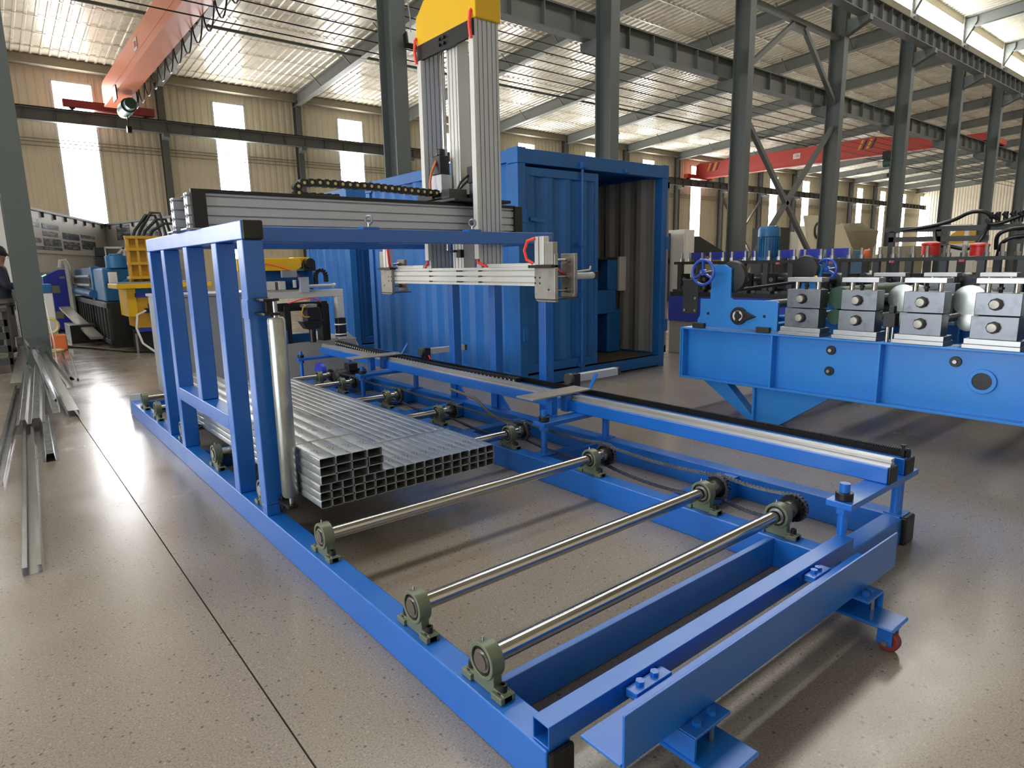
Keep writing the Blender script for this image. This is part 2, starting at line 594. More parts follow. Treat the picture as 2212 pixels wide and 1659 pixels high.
igirder('beam_crane_runway', -11, 93, YC + .55, 6.85, 7.45, .15, M['girder'])
igirder('beam_wall_runway', -11, 93, YW - .8, 7.15, 7.62, .14, M['girder'])
igirder('beam_upper_runway', -11, 93, YC - .8, 9.58, 10.2, .18, M['girder'], 0.8)
obj('beam_eaves', MB().box(-11, 93, YC - .12, YC + .12, 10.5, 10.85), M['girder'], kind='structure')
for nm, y in (('crane_rail', YC + .55),):
    obj('beam_crane_rail', B(-11, 93, y - .03, y + .03, 7.45, 7.52), M['bsteel'], kind='structure')
obj('beam_wall_crane_rail', B(-11, 93, YW - .83, YW - .77, 7.62, 7.69), M['bsteel'], kind='structure')
# conductor wires strung along the column row
for k in range(6):
    z = 5.45 + .2 * k
    obj('beam_conductor_wire', MB().cyl((-11, YC + .3, z), (93, YC + .3, z - .05), .012, 6), M['bsteel'], kind='structure')


def roofz(y):
    return 9.62 + (YW - y) * 0.068


rf = thing('roof_far_bay', (0, 20, 10), kind='structure')
L = YW - YC
ang = math.atan(0.068)
sheet = rib_sheet(L / math.cos(ang), 6.0, pitch=0.3, h=0.035, top=0.06, base=0.12).xf(Matrix.Rotation(-ang, 4, 'X'))
for k in range(-3, 16):
    obj('roof_sheet', sheet, M['roof'], rf, loc=(0.9 + 6 * k, YC, roofz(YC)), key='roof_far', smooth=False)
for k in range(-2, 16):
    x = 0.9 + 6 * k
    t = thing('beam_rafter', (x, YW - .4, 9.0), kind='structure')
    mb = MB()
    for zo, hh in ((-.06, .025), (-.56, .025)):
        mb.bar((x, YW - .2, roofz(YW - .2) + zo), (x, YC + .2, roofz(YC + .2) + zo), .26, hh)
    mb.bar((x, YW - .2, roofz(YW) - .31), (x, YC + .2, roofz(YC) - .31), .014, .5)
    obj('web', mb, M['rafter'], t)
    for y in range(14, 32, 3):
        for sx in (-1, 1):
            obj('flange_brace', MB().bar((x + sx * .05, y, roofz(y) - .5), (x + sx * .55, y, roofz(y) - .05), .04, .04), M['rafter'], t)
for y in (25.0, 18.5):
    obj('beam_tie_strut', MB().cyl((-13, y, roofz(y) - .52), (93, y, roofz(y) - .52), .06, 8), M['girder'], kind='structure')
mb = MB()
y = YC + 1.5
while y < YW - .5:
    mb.box(-13, 93, y - .03, y + .03, roofz(y) - .046, roofz(y) - .036)
    y += 1.5
obj('beam_purlins', mb, M['roof'], kind='structure')

# clerestory over the column row, and the higher roof over the camera's bay
cl = thing('window_2', (0, YC, 11), kind='structure')
for k in range(-2, 15):
    x = 0.65 + 6.02 * k
    obj('window_pane', B(x + .25, x + 5.77, YC - .02, YC, 11.2, 11.85), M['clere'], cl)
    mb = MB().box(x - .25, x + .25, YC - .1, YC + .05, 10.85, 12.2)
    obj('window_post', mb, M['white'], cl)
    mb = MB().prism([(YC - .1, 11.1), (YC - .55, 11.9), (YC - .55, 12.1), (YC - .1, 12.1)], 'x', x - .1, x + .1)
    obj('window_bracket', mb, M['rafter'], cl)
obj('window_sill', MB().box(-11, 93, YC - .06, YC + .05, 10.85, 11.2), M['wall2'], cl)
obj('window_head', MB().box(-11, 93, YC - .06, YC + .05, 11.85, 12.15), M['wall'], cl)
rn = thing('roof_near_bay', (0, 1, 12), kind='structure')


def roofn(y):
    return 12.2 + (YC - abs(y - 1.1) - 1.1) * .06 if False else 12.2 + min(YC - y, y + 9.5) * .06


for y0, y1 in ((YC, 7.6), (5.6, 1.1), (1.1, -9.5)):
    a = math.atan2(roofn(y0) - roofn(y1), y0 - y1)
    Ls = math.hypot(y0 - y1, roofn(y0) - roofn(y1))
    sh = rib_sheet(Ls, 6.0, pitch=.3, h=.035, top=.06, base=.12).xf(Matrix.Rotation(a, 4, 'X'))
    for k in range(-3, 16):
        obj('roof_sheet', sh, M['roof'], rn, loc=(0.9 + 6 * k, y1, roofn(y1)), key='roofn%.1f' % y0, smooth=False)
for y0, y1 in ((7.6, 5.6),):
    mb = MB().bar((40, y0, roofn(y0)), (40, y1, roofn(y1)), 108, .01)
    obj('rooflight', mb, M['rooflight'], rn)
for k in range(-2, 15):
    x = 0.65 + 6.02 * k
    t = thing('beam_rafter', (x, 1, 12), kind='structure')
    mb = MB()
    for ya, yb in ((YC, 1.1), (1.1, -9.4)):
        mb.bar((x, ya, roofn(ya) - .06), (x, yb, roofn(yb) - .06), .24, .02)
        mb.bar((x, ya, roofn(ya) - .50), (x, yb, roofn(yb) - .50), .24, .02)
        mb.bar((x, ya, roofn(ya) - .28), (x, yb, roofn(yb) - .28), .012, .44)
    obj('web', mb, M['rafter'], t)

# cross bracing in the column row
t = thing('beam_cross_brace', (21.7, YC, 2), kind='structure')
x0, x1 = CX[5], CX[6]
for a, b in (((x0 + .1, 5.85), (x1 - .1, .6)), ((x1 - .1, 6.05), (x0 + .1, .6)), ((21.5, 8.9), (x0 + .1, 7.1)), ((22.2, 8.9), (x1 - .1, 6.9))):
    obj('diagonal', MB().bar((a[0], YC, a[1]), (b[0], YC, b[1]), .14, .14), M['girder'], t)
obj('strut', MB().bar((x0 + .1, YC, 9.03), (x1 - .1, YC, 9.03), .16, .16), M['girder'], t)
obj('gusset', B(21.4, 22.3, YC - .02, YC + .02, 8.7, 9.0), M['girder'], t)
t = thing('beam_wall_cross_brace', (51.9, YW - .5, 2), kind='structure')
for a, b in (((48.9, 6.6), (54.9, .8)), ((54.9, 6.6), (48.9, .8))):
    obj('diagonal', MB().bar((a[0], YW - .45, a[1]), (b[0], YW - .45, b[1]), .16, .16), M['rafter'], t)


# ---------------------------------------------------------------- the roller bed with its upright frame
bl = M['blue']
rb = thing('roller_bed', (2.2, 4.1, 0), 'blue welded steel roller bed with chain driven steel rollers and an upright frame', 'conveyor')
BV = .006
YE = 1.09
obj('side_beam', B(.972, 1.062, YE, 7.12, 0.0, .14), bl, rb, BV)
obj('side_beam', B(2.635, 2.735, YE, 7.12, 0.0, .14), bl, rb, BV)
obj('side_beam', B(3.305, 3.41, YE + .02, 7.45, 0.0, .14), bl, rb, BV)
ec = obj('end_cap', B(.974, 1.060, YE - .02, YE, .003, .137), M['black'], rb, .01)
obj('end_cap', B(3.303, 3.412, YE - .012, YE + .02, .0, .142), M['black'], rb, .01)
# front square tube on top of the beams
obj('cross_tube', MB().rtube('x', .98, 2.74, 1.087, 1.152, .14, .207, .005), bl, rb, .004)
obj('cross_beam', B(2.735, 3.305, 1.10, 1.19, .005, .136), bl, rb, BV)
obj('cross_beam', B(1.062, 2.635, 1.385, 1.415, 0.005, .138), bl, rb, .003)
obj('cross_beam', B(1.062, 2.635, 4.72, 4.81, .005, .13), bl, rb, BV)
obj('cross_beam', B(1.062, 2.635, 7.03, 7.12, .005, .13), bl, rb, BV)
for y in (2.02, 3.07, 3.95, 4.85, 5.75, 6.65):
    obj('cross_beam', B(2.735, 3.305, y - .045, y + .045, .005, .132), bl, rb, BV)
obj('end_plate', B(.965, 1.07, 7.12, 7.135, .005, .20), M['white'], rb)

# front angle bar on two Z brackets with castors
ang_ = MB().box(1.05, 2.66, .895, .903, .175, .318).box(1.045, 2.66, .903, 1.04, .175, .183)
obj('angle_bar', ang_, bl, rb, .002)
for x0, x1, sd in ((1.27, 1.43, -1), (2.30, 2.43, 1)):
    br = obj('caster_bracket', MB().box(x0, x1, .845, 1.082, .184 - .02, .174).box(x0, x1, 1.04, 1.082, .174, .19), bl, rb, .003)
    xa, xb = (x0 - .004, x0 + .006) if sd < 0 else (x1 - .006, x1 + .004)
    obj('leg_plate', B(xa, xb, .845, 1.05, .105, .170), bl, br, .002)
    obj('foot_plate', B(x0 - .01, x1 + .0, .755, 1.06, .092, .106), bl, br, .012)
    for bx in (x0 + .045, x1 - .05):
        for by in (.875, 1.066):
            zz = .174 if by < .9 else .19
            obj('bolt', MB().cyl((bx, by, zz), (bx, by, zz + .012), .014, 6), bl, br)
    xc = (x0 + x1) / 2
    obj('stud', MB().cyl((xc + .02, .865, .106), (xc + .02, .865, .166), .008, 8), M['steel'], br)
    ca = obj('caster', MB().box(xc - .055, xc - .045, .765, .815, .03, .092).box(xc + .0, xc + .01, .765, .815, .03, .092).box(xc - .055, xc + .01, .76, .83, .084, .092), bl, rb, .003)
    obj('wheel', MB().cyl((xc - .04, .785, .038), (xc - .005, .785, .038), .038, 24), M['dred'], ca, .006)
    obj('axle', MB().cyl((xc - .066, .785, .04), (xc + .015, .785, .04), .009, 10), M['steel'], ca)

# rollers, pillow blocks, sprockets
SY = [1.40, 1.80, 2.58, 3.36, 4.26, 5.12, 6.05, 6.62]
ZC, RS = .232, .029
ho = [(-.1, .0), (-.1, .02), (-.094, .026), (-.052, .028)]
ho += [(-math.cos(t) * .057, .092 + math.sin(t) * .057) for t in [math.radians(a) for a in (-28, -12, 8)]]
inner = [(-math.cos(t) * .05, .092 + math.sin(t) * .05) for t in [math.radians(a) for a in (8, -20, -50, -90, -130, -160, -188)]]
web = ho + inner + [(-y, z) for y, z in reversed(ho)]


def housing(x, y, outer_end):
    mb = MB().prism(web, 'x', -.016, .016).box(-.027, .027, -.1, -.05, 0, .022).box(-.027, .027, .05, .1, 0, .022)
    mb.pipe((-.024, 0, .092), (.024, 0, .092), .058, .045, 28)
    h = obj('bearing_housing', mb, M['green'], rb, .003, loc=(x, y, .14), key='housing')
    obj('bearing_ring', MB().pipe((-.014, 0, .092), (.014, 0, .092), .046, .036, 24, mi=0).pipe((-.02, 0, .092), (.02, 0, .092), .036, .028, 24, mi=1),
        [M['black'], M['steel']], h, loc=(x, y, .14), key='bring')
    for s in (-1, 1):
        mb = MB().cyl((0, 0, .0), (0, 0, .004), .018, 16).pipe((0, 0, .004), (0, 0, .026), .0125, .0065, 14).cyl((0, 0, .004), (0, 0, .012), .0065, 8)
        obj('bolt', mb, M['black'], h, loc=(x, y + s * .076, .162), key='sbolt')
    obj('grease_nipple', MB().cyl((0, 0, 0), (0, 0, .014), .004, 8, r2=.0025), M['steel'], h, loc=(x - .005, y + .01, .14 + .148), key='nipple')
    return h


def sprocket_mesh():
    mb = MB()
    for xo in (-.010, .012):
        pts = []
        n = 18
        for k in range(n):
            a = 2 * PI * k / n
            for da, r in ((-.42, .055), (-.16, .065), (.16, .065), (.42, .055)):
                t = a + da * 2 * PI / n
                pts.append((math.cos(t) * r, math.sin(t) * r))
        mb.prism(pts, 'x', xo - .004, xo + .004)
    mb.cyl((-.05, 0, 0), (.02, 0, 0), .038, 20, mi=1)
    mb.cyl((-.052, 0, 0), (-.05, 0, 0), .030, 20, mi=1)
    return mb


for y in SY:
    obj('roller_shaft', MB().cyl((.990, y, ZC), (2.835, y, ZC), RS, 24), M['chrome'], rb)
    housing(1.017, y, True)
    housing(2.685, y, False)
    obj('sprocket', sprocket_mesh(), [M['bsteel'], M['steel']], rb, loc=(2.815, y, ZC), key='sprocket')
# drive chain: upper and lower runs between neighbouring sprockets (links are too fine to pick apart)
for i in range(len(SY) - 1):
    ya, yb = SY[i], SY[i + 1]
    mb = MB()
    xo = 2.815 - .010 if i % 2 else 2.815 + .012
    pts = []
    sag = .012 + .010 * (yb - ya)
    n = max(6, int((yb - ya) / .019))
    for k in range(n + 1):
        t = k / n
        pts.append((ya + t * (yb - ya), ZC + .062 - sag * 4 * t * (1 - t)))
    for k in range(11):
        a = PI / 2 - PI * (k + 1) / 12
        pts.append((yb + .062 * math.cos(a), ZC + .062 * math.sin(a)))
    for k in range(n + 1):
        t = 1 - k / n
        pts.append((ya + t * (yb - ya), ZC - .062 - (sag + .012) * 4 * t * (1 - t)))
    for k in range(11):
        a = -PI / 2 - PI * (k + 1) / 12
        pts.append((ya + .062 * math.cos(a), ZC + .062 * math.sin(a)))
    for k in range(len(pts)):
        p, q = pts[k], pts[(k + 1) % len(pts)]
        mb.cyl((xo - .008, p[0], p[1]), (xo + .008, p[0], p[1]), .0065, 6)
        for s in (-1, 1):
            xx = xo + s * (.0065 + .002 * (k % 2))
            mb.bar((xx, p[0], p[1]), (xx, q[0], q[1]), .0025, .013)
    o = obj('drive_chain', mb, M['dsteel'], rb, kind='stuff')

# upright frame
X0, X1 = .972, 1.07
obj('corner_post', B(X0, X1, 3.20, 3.29, .195, 1.52), bl, rb, BV)
obj('corner_post', B(X0, 1.038, 3.20, 3.27, .14, .195), bl, rb, .003)
obj('post_sleeve', B(X0 - .003, X1 + .003, 3.197, 3.293, 1.145, 1.237), bl, rb, .002)
obj('top_beam', B(X0, X1, 3.205, 5.46, 1.52, 1.61), bl, rb, BV)
obj('end_cap', B(X0 + .003, X1 + .002, 3.185, 3.205, 1.519, 1.612), M['black'], rb, .01)
for y, z0 in ((3.65, .14), (4.28, .58), (4.91, .14), (5.37, .14)):
    obj('upright_bar', B(X0, X1, y, y + .09, z0, 1.52), bl, rb, BV)
obj('lower_rail', B(X0, X1, 3.74, 4.91, .49, .58), bl, rb, BV)
obj('top_cross_beam', B(X1, 3.46, 3.74, 3.83, 1.528, 1.614), bl, rb, BV)
obj('end_cap', B(3.46, 3.475, 3.745, 3.825, 1.525, 1.617), M['black'], rb, .008)
obj('top_cross_beam', B(X1, 3.46, 4.95, 5.04, 1.528, 1.614), bl, rb, BV)
obj('top_beam', B(3.375, 3.46, 3.83, 4.95, 1.528, 1.614), bl, rb, BV)
for y in (3.74, 4.39, 5.03):
    p = obj('upright_bar', B(3.375, 3.46, y, y + .085, .14, 1.528), bl, rb, BV)
    obj('gusset', MB().prism([(y - .16, .14), (y, .14), (y, .30)], 'x', 3.40, 3.41), bl, p)
for x in (1.93, 2.73):
    pl = obj('lifting_eye', MB().torus((x, 3.785, 1.672), (1, .6, 0), .024, .0075, 24, 8).cyl((x, 3.785, 1.626), (x, 3.785, 1.65), .011, 10), M['steel'], rb)
    obj('eye_plate', B(x - .06, x + .05, 3.745, 3.825, 1.614, 1.628), bl, pl, .002)

# upright guide roller in front of the corner post
vr = obj('guide_roller', MB().lathe((1.060, 3.085, .262), (0, 0, 1), [(0, .036), (.012, .042), (.88, .042), (.892, .036)], 28), M['roller'], rb)
obj('roller_pin', MB().cyl((1.060, 3.085, .20), (1.060, 3.085, 1.23), .011, 10), M['steel'], vr)
obj('roller_bracket', MB().box(1.00, 1.075, 3.06, 3.20, 1.165, 1.178).box(1.00, 1.075, 3.06, 3.20, 1.232, 1.245).box(1.04, 1.085, 3.15, 3.20, 1.165, 1.245), M['black'], vr, .003)
obj('roller_bracket', MB().box(1.03, 1.08, 3.05, 3.20, .205, .222).box(1.04, 1.08, 3.17, 3.20, .175, .24), M['black'], vr, .003)

# raised guide beams with rail and rack
obj('guide_beam', B(3.075, 3.165, 1.10, 7.5, .362, .44), bl, rb, .005)
obj('guide_beam', B(3.267, 3.36, 1.10, 7.5, .362, .442), bl, rb, .005)
obj('end_cap', B(3.076, 3.164, 1.088, 1.10, .362, .441), M['black'], rb, .006)
obj('end_cap', B(3.268, 3.36, 1.088, 1.10, .362, .443), M['black'], rb, .006)
rl = [(3.098, .44), (3.142, .44), (3.142, .452), (3.132, .458), (3.132, .464), (3.14, .468), (3.14, .476), (3.10, .476), (3.10, .468), (3.108, .464), (3.108, .458), (3.098, .452)]
mb = MB()
mb.prism(rl, 'y', 1.10, 7.5)
obj('guide_rail', mb, M['rail'], rb)
gr = obj('gear_rack', MB().box(3.30, 3.335, 1.10, 7.5, .442, .468), M['bsteel'], rb)
mb = MB()
y = 1.10
while y < 7.48:
    mb.prism([(y, .468), (y + .0025, .476), (y + .0055, .476), (y + .008, .468)], 'x', 3.302, 3.333)
    y += .0105
obj('rack_teeth', mb, M['bsteel'], gr, kind='stuff', smooth=False)
obj('end_stop', MB().cyl((3.29, 1.12, .44), (3.29, 1.12, .50), .007, 8).cyl((3.29, 1.12, .498), (3.29, 1.12, .506), .012, 8).cyl((3.31, 1.105, .47), (3.31, 1.105, .485), .008, 8), M['black'], rb)
for y, zb in ((1.145, .207), (3.07, .14), (5.71, .14), (7.28, .14)):
    sp = obj('support_plate', B(2.70, 3.43, y - .055, y + .055, .334, .362), bl, rb, .003)
    sx = 2.75
    obj('levelling_screw', MB().cyl((sx, y, zb), (sx, y, .435), .021, 18), bl, sp)
    obj('black_nut', MB().cyl((sx, y, .362), (sx, y, .396), .036, 20), M['black'], sp, .004)
    obj('hex_nut', MB().cyl((sx, y, .300), (sx, y, .334), .034, 6), bl, sp, .003)
    obj('pillar', MB().cyl((3.345, y, .14), (3.345, y, .334), .026, 18), bl, sp)
    obj('pillar_plate', B(3.31, 3.40, y - .045, y + .045, .14, .147), bl, sp)
    if zb < .2:
        obj('screw_plate', B(2.69, 2.81, y - .05, y + .05, .14, .148), bl, sp)
for y in (3.13, 5.80):
    pd = obj('rest_plate', B(2.705, 3.255, y, y + .17, .492, .504), M['gsteel'], rb, .002)
    for x in (2.90, 3.04):
        obj('plate_leg', B(x, x + .055, y + .03, y + .09, .362, .492), bl, pd, .004)
    obj('plate_lip', MB().bar((3.255, y + .02, .498), (3.33, y + .02, .60), .03, .006), bl, pd)
for y, x0 in ((3.40, 3.31), (5.55, 3.34)):
    ac = obj('air_cylinder', MB().rtube('x', x0 + .075, x0 + .50, y - .028, y + .028, .505, .561, .004).cyl((x0 + .075, y, .533), (x0 + .5, y, .533), .025, 18), M['alu'], rb, .006)
    obj('cylinder_head', B(x0 + .005, x0 + .075, y - .035, y + .035, .442, .57), M['black'], ac, .004)
    obj('knob', MB().lathe((x0 - .03, y, .535), (1, 0, 0), [(0, .038), (.006, .043), (.035, .043)], 22), M['dgrey'], ac)
    obj('end_cap', B(x0 + .50, x0 + .53, y - .03, y + .03, .503, .563), M['dgrey'], ac, .003)
    if y > 5:
        obj('air_hose', MB().path([(x0 + .04, y - .05, .50), (x0 + .06, y - .07, .44), (x0 + .05, y - .06, .36)], .008), M['hose'], ac)


def cable_chain(parent, pts, pitch, wd, ht, normal_up=True, name='cable_chain', dots=True, side=-1):
    """Energy chain along a polyline in the plane x-z or y-z; every link a part of its own."""
    pts = [Vector(p) for p in pts]
    d = [0]
    for a, b in zip(pts, pts[1:]):
        d.append(d[-1] + (b - a).length)

    def at(s):
        for i in range(len(pts) - 1):
            if s <= d[i + 1] or i == len(pts) - 2:
                return pts[i].lerp(pts[i + 1], (s - d[i]) / max(1e-6, d[i + 1] - d[i]))
    n = int(d[-1] / pitch)
    out = None
    ax = 'y' if abs(pts[0].x - pts[-1].x) > abs(pts[0].y - pts[-1].y) else 'x'
    for k in range(n):
        p, q = at(k * pitch), at((k + .98) * pitch)
        dv = (q - p).normalized()
        sd = Vector((0, 1, 0)) if ax == 'y' else Vector((1, 0, 0))
        up = dv.cross(sd)
        mb = MB().bar(p, q, wd, ht * .82, up=up)
        mb.bar(p + dv * pitch * .1, q - dv * pitch * .3, wd * 1.06, ht, up=up)
        if dots:
            c = p.lerp(q, .5)
            mb.cyl(c + sd * side * wd * .52, c + sd * side * (wd * .52 + .004), .011 * ht / .05, 10, mi=1)
        o = obj('chain_link', mb, [M['black'], M['dot']], parent if out is None else out, .002)
        if out is None:
            o.name = name
            out = o
    return out


# cable chain lying between the guide beams
cable_chain(rb, [(3.215, 7.3, .50), (3.215, 6.4, .47), (3.215, 4.9, .455), (3.215, 4.1, .465), (3.215, 3.86, .47)], .055, .05, .045)
# chain drive motor at the far end
mo = obj('drive_motor', MB().lathe((2.80, 6.50, .23), (1, 0, 0), [(0, .05), (.03, .075), (.16, .075), (.17, .06), (.34, .06), (.36, .05)], 20), M['soot'], rb)
obj('motor_box', B(2.95, 3.05, 6.44, 6.56, .28, .36), M['soot'], mo, .005)
obj('motor_cowl', MB().cyl((2.78, 6.86, .24), (2.83, 6.86, .24), .11, 24), M['rblue'], mo)
obj('brown_hose', MB().path([(3.0, 4.55, .34), (3.02, 4.2, .30), (3.0, 4.0, .22), (3.02, 3.8, .17), (3.05, 3.72, .16)], .011), M['cfloor'], rb)

# ---------------------------------------------------------------- overhead gantry beams
gb = thing('gantry_beam', (2.1, 4.25, 1.61), 'pair of long horizontal aluminium profile beams on top of the blue frame', 'gantry')


def slot_profile(u0, u1, v0, v1, slots, sw=.010, sd=.022, both=True):
    """Rectangle in (u, v) with slots cut into the u0 (and u1) sides at the v values given."""
    p = [(u0, v0), (u1, v0)]
    if both:
        for s in slots:
            p += [(u1, s - sw / 2), (u1 - sd, s - sw / 2), (u1 - sd, s + sw / 2), (u1, s + sw / 2)]
    p += [(u1, v1), (u0, v1)]
    for s in reversed(slots):
        p += [(u0, s + sw / 2), (u0 + sd, s + sw / 2), (u0 + sd, s - sw / 2), (u0, s - sw / 2)]
    return p


for y0 in (4.06, 4.40):
    pr = obj('aluminium_profile', MB().prism(slot_profile(y0, y0 + .08, 1.618, 1.815, [1.638, 1.688, 1.742, 1.797]), 'x', .955, 3.33), M['alu'], gb)
    for z in (1.638, 1.688, 1.742, 1.797):
        obj('end_slot', MB().cyl((.953, y0 + .04, z - .0), (.956, y0 + .04, z), .014, 10), M['black'], pr)
    obj('foot_plate', B(.93, 1.12, y0 - .03, y0 + .11, 1.61, 1.618), M['steel'], pr)
obj('drive_plate', B(.972, 1.05, 4.035, 4.06, 1.612, 1.835), M['black'], gb, .003)
obj('cable_tray', MB().box(.99, 3.34, 4.045, 4.10, 1.815, 1.836).box(1.0, 3.34, 4.10, 4.40, 1.815, 1.822), M['black'], gb, .002)
obj('end_block', B(3.33, 3.40, 4.03, 4.17, 1.61, 1.83), M['black'], gb, .004)
obj('end_block', B(3.33, 3.40, 4.38, 4.52, 1.61, 1.83), M['black'], gb, .004)
bend = [(1.70 - .046 * math.sin(a), 4.25, 1.888 - .046 * math.cos(a) - .004) for a in [PI * k / 6 for k in range(1, 7)]]
cable_chain(gb, [(1.95, 4.25, 1.845), (1.70, 4.25, 1.845)] + bend + [(1.80, 4.25, 1.936), (2.2, 4.25, 1.935), (2.55, 4.25, 1.922), (2.80, 4.25, 1.915)], .0535, .06, .05)

# ---------------------------------------------------------------- lift tower with the gripper bar
lt = thing('lift_tower', (2.95, 4.2, 1.14), 'tall aluminium lift tower with yellow cap and horizontal gripper bar', 'robot')


def vslot(x0, x1, y0, y1, slots, z0, z1, sd=.009, sw=.008):
    """Upright profile with grooves in its -y face at the x values given."""
    p = [(x0, y0)]
    for s in slots:
        p += [(s - sw / 2, y0), (s - sw / 2, y0 + sd), (s + sw / 2, y0 + sd), (s + sw / 2, y0)]
    p += [(x1, y0), (x1, y1), (x0, y1)]
    return MB().prism(p, 'z', z0, z1)


for y0 in (3.885, 4.58):
    c = obj('tower_column', vslot(2.875, 3.075, y0, y0 + .06, [2.897, 2.934, 2.975, 3.016, 3.053], 1.36, 3.06), M['alu'], lt)
    obj('cover_strip', B(2.855, 2.875, y0 + .004, y0 + .056, 1.425, 2.95), M['white'], c, .002)
obj('centre_profile', MB().prism([(2.90, 4.15), (3.0, 4.15), (3.0, 4.29), (2.90, 4.29)] + sum([[(2.90, s + .005), (2.912, s + .005), (2.912, s - .005), (2.90, s - .005)] for s in (4.265, 4.22, 4.175)], []), 'z', 1.36, 3.0), M['aluw'], lt)
obj('back_profile', vslot(3.02, 3.20, 4.30, 4.35, [3.05, 3.09, 3.13, 3.17], 1.36, 2.96), M['alu'], lt)
ln = obj('ball_screw', MB().cyl((2.90, 4.36, 1.5), (2.90, 4.36, 2.95), .012, 10), M['chrome'], lt)
obj('yellow_cap', MB().prism([(3.865, 3.06), (4.645, 3.06), (4.645, 3.26), (4.52, 3.36), (3.865, 3.36)], 'x', 2.862, 3.09), M['yellow'], lt, .01)
cp = obj('cap_plate', B(2.860, 2.885, 3.90, 4.64, 2.95, 3.062), M['black'], lt, .002)
for y in (4.25, 4.31):
    obj('bolt', MB().cyl((2.845, y, 3.03), (2.862, y, 3.03), .012, 8), M['black'], cp)
    obj('bolt', MB().cyl((2.845, y, 2.99), (2.862, y, 2.99), .012, 8), M['black'], cp)
for y in (3.90, 4.63):
    obj('cap_hose', MB().path([(2.845, y, 2.93), (2.835, y, 3.02), (2.845, y + .005, 3.10), (2.86, y + .01, 3.12)], .012, 8), M['hose'], cp)
# carriage riding on the beams
cr = obj('carriage_plate', MB().box(2.70, 3.22, 3.95, 4.57, 1.840, 1.862), M['black'], lt, .003)
obj('carriage_block', B(2.70, 2.86, 4.02, 4.12, 1.862, 1.93), M['dgrey'], cr, .004)
obj('carriage_block', B(2.88, 3.05, 3.96, 4.14, 1.842, 1.90), M['black'], cr, .004)
obj('gearbox', B(2.78, 2.88, 4.24, 4.38, 1.92, 2.06), M['alu'], cr, .006)
obj('chain_anchor', MB().bar((2.72, 4.44, 1.885), (2.83, 4.16, 1.905), .09, .045), M['black'], cr, .004)
mt = obj('servo_motor', MB().box(2.78, 2.87, 4.25, 4.36, 2.06, 2.20).cyl((2.825, 4.3, 2.20), (2.825, 4.3, 2.25), .035, 16), M['black'], lt, .008)
obj('motor_cable', MB().path([(2.78, 4.30, 2.16), (2.75, 4.32, 2.08), (2.73, 4.32, 2.0), (2.72, 4.30, 1.95), (2.72, 4.28, 1.88)], .009), M['cable'], mt)
mt = obj('servo_motor', MB().box(2.90, 2.99, 3.985, 4.075, 1.98, 2.10).cyl((2.945, 4.03, 1.90), (2.945, 4.03, 1.98), .045, 18), M['dgrey'], lt, .008)
obj('motor_cable', MB().path([(2.90, 4.05, 2.04), (2.85, 4.08, 1.99), (2.83, 4.12, 1.92), (2.80, 4.16, 1.88)], .008), M['rubber'], mt)
obj('motor_cable', MB().path([(2.90, 4.06, 2.0), (2.87, 4.10, 1.96), (2.84, 4.14, 1.90)], .008), M['rubber'], mt)
# gripper bar
gz = [1.256, 1.298, 1.338]
bar = obj('gripper_bar', MB().prism([(x, z) for x, z in slot_profile(2.88, 3.0, 1.235, 1.362, gz, .0085, .022)], 'y', 3.20, 5.22), M['aluw'], lt)
for y in (3.92, 4.17, 4.21, 4.61):
    for z in gz:
        obj('slot_nut', B(2.8785, 2.892, y - .015, y + .015, z - .006, z + .006), M['black'], bar)
obj('bar_cover', B(2.90, 2.99, 3.20, 3.86, 1.362, 1.388), M['aluw'], bar, .003)
obj('bar_cover', B(2.90, 2.99, 4.75, 5.20, 1.362, 1.388), M['aluw'], bar, .003)
obj('sensor', MB().box(2.865, 2.90, 4.14, 4.20, 1.44, 1.50).cyl((2.86, 4.26, 1.49), (2.86, 4.20, 1.49), .010, 8), M['black'], lt, .003)
for y in (3.90, 4.60):
    obj('air_hose', MB().path([(2.87, y + .02, 1.425), (2.86, y + .01, 1.40), (2.89, y - .06 if y < 4 else y + .10, 1.365)], .010), M['hose'], bar)
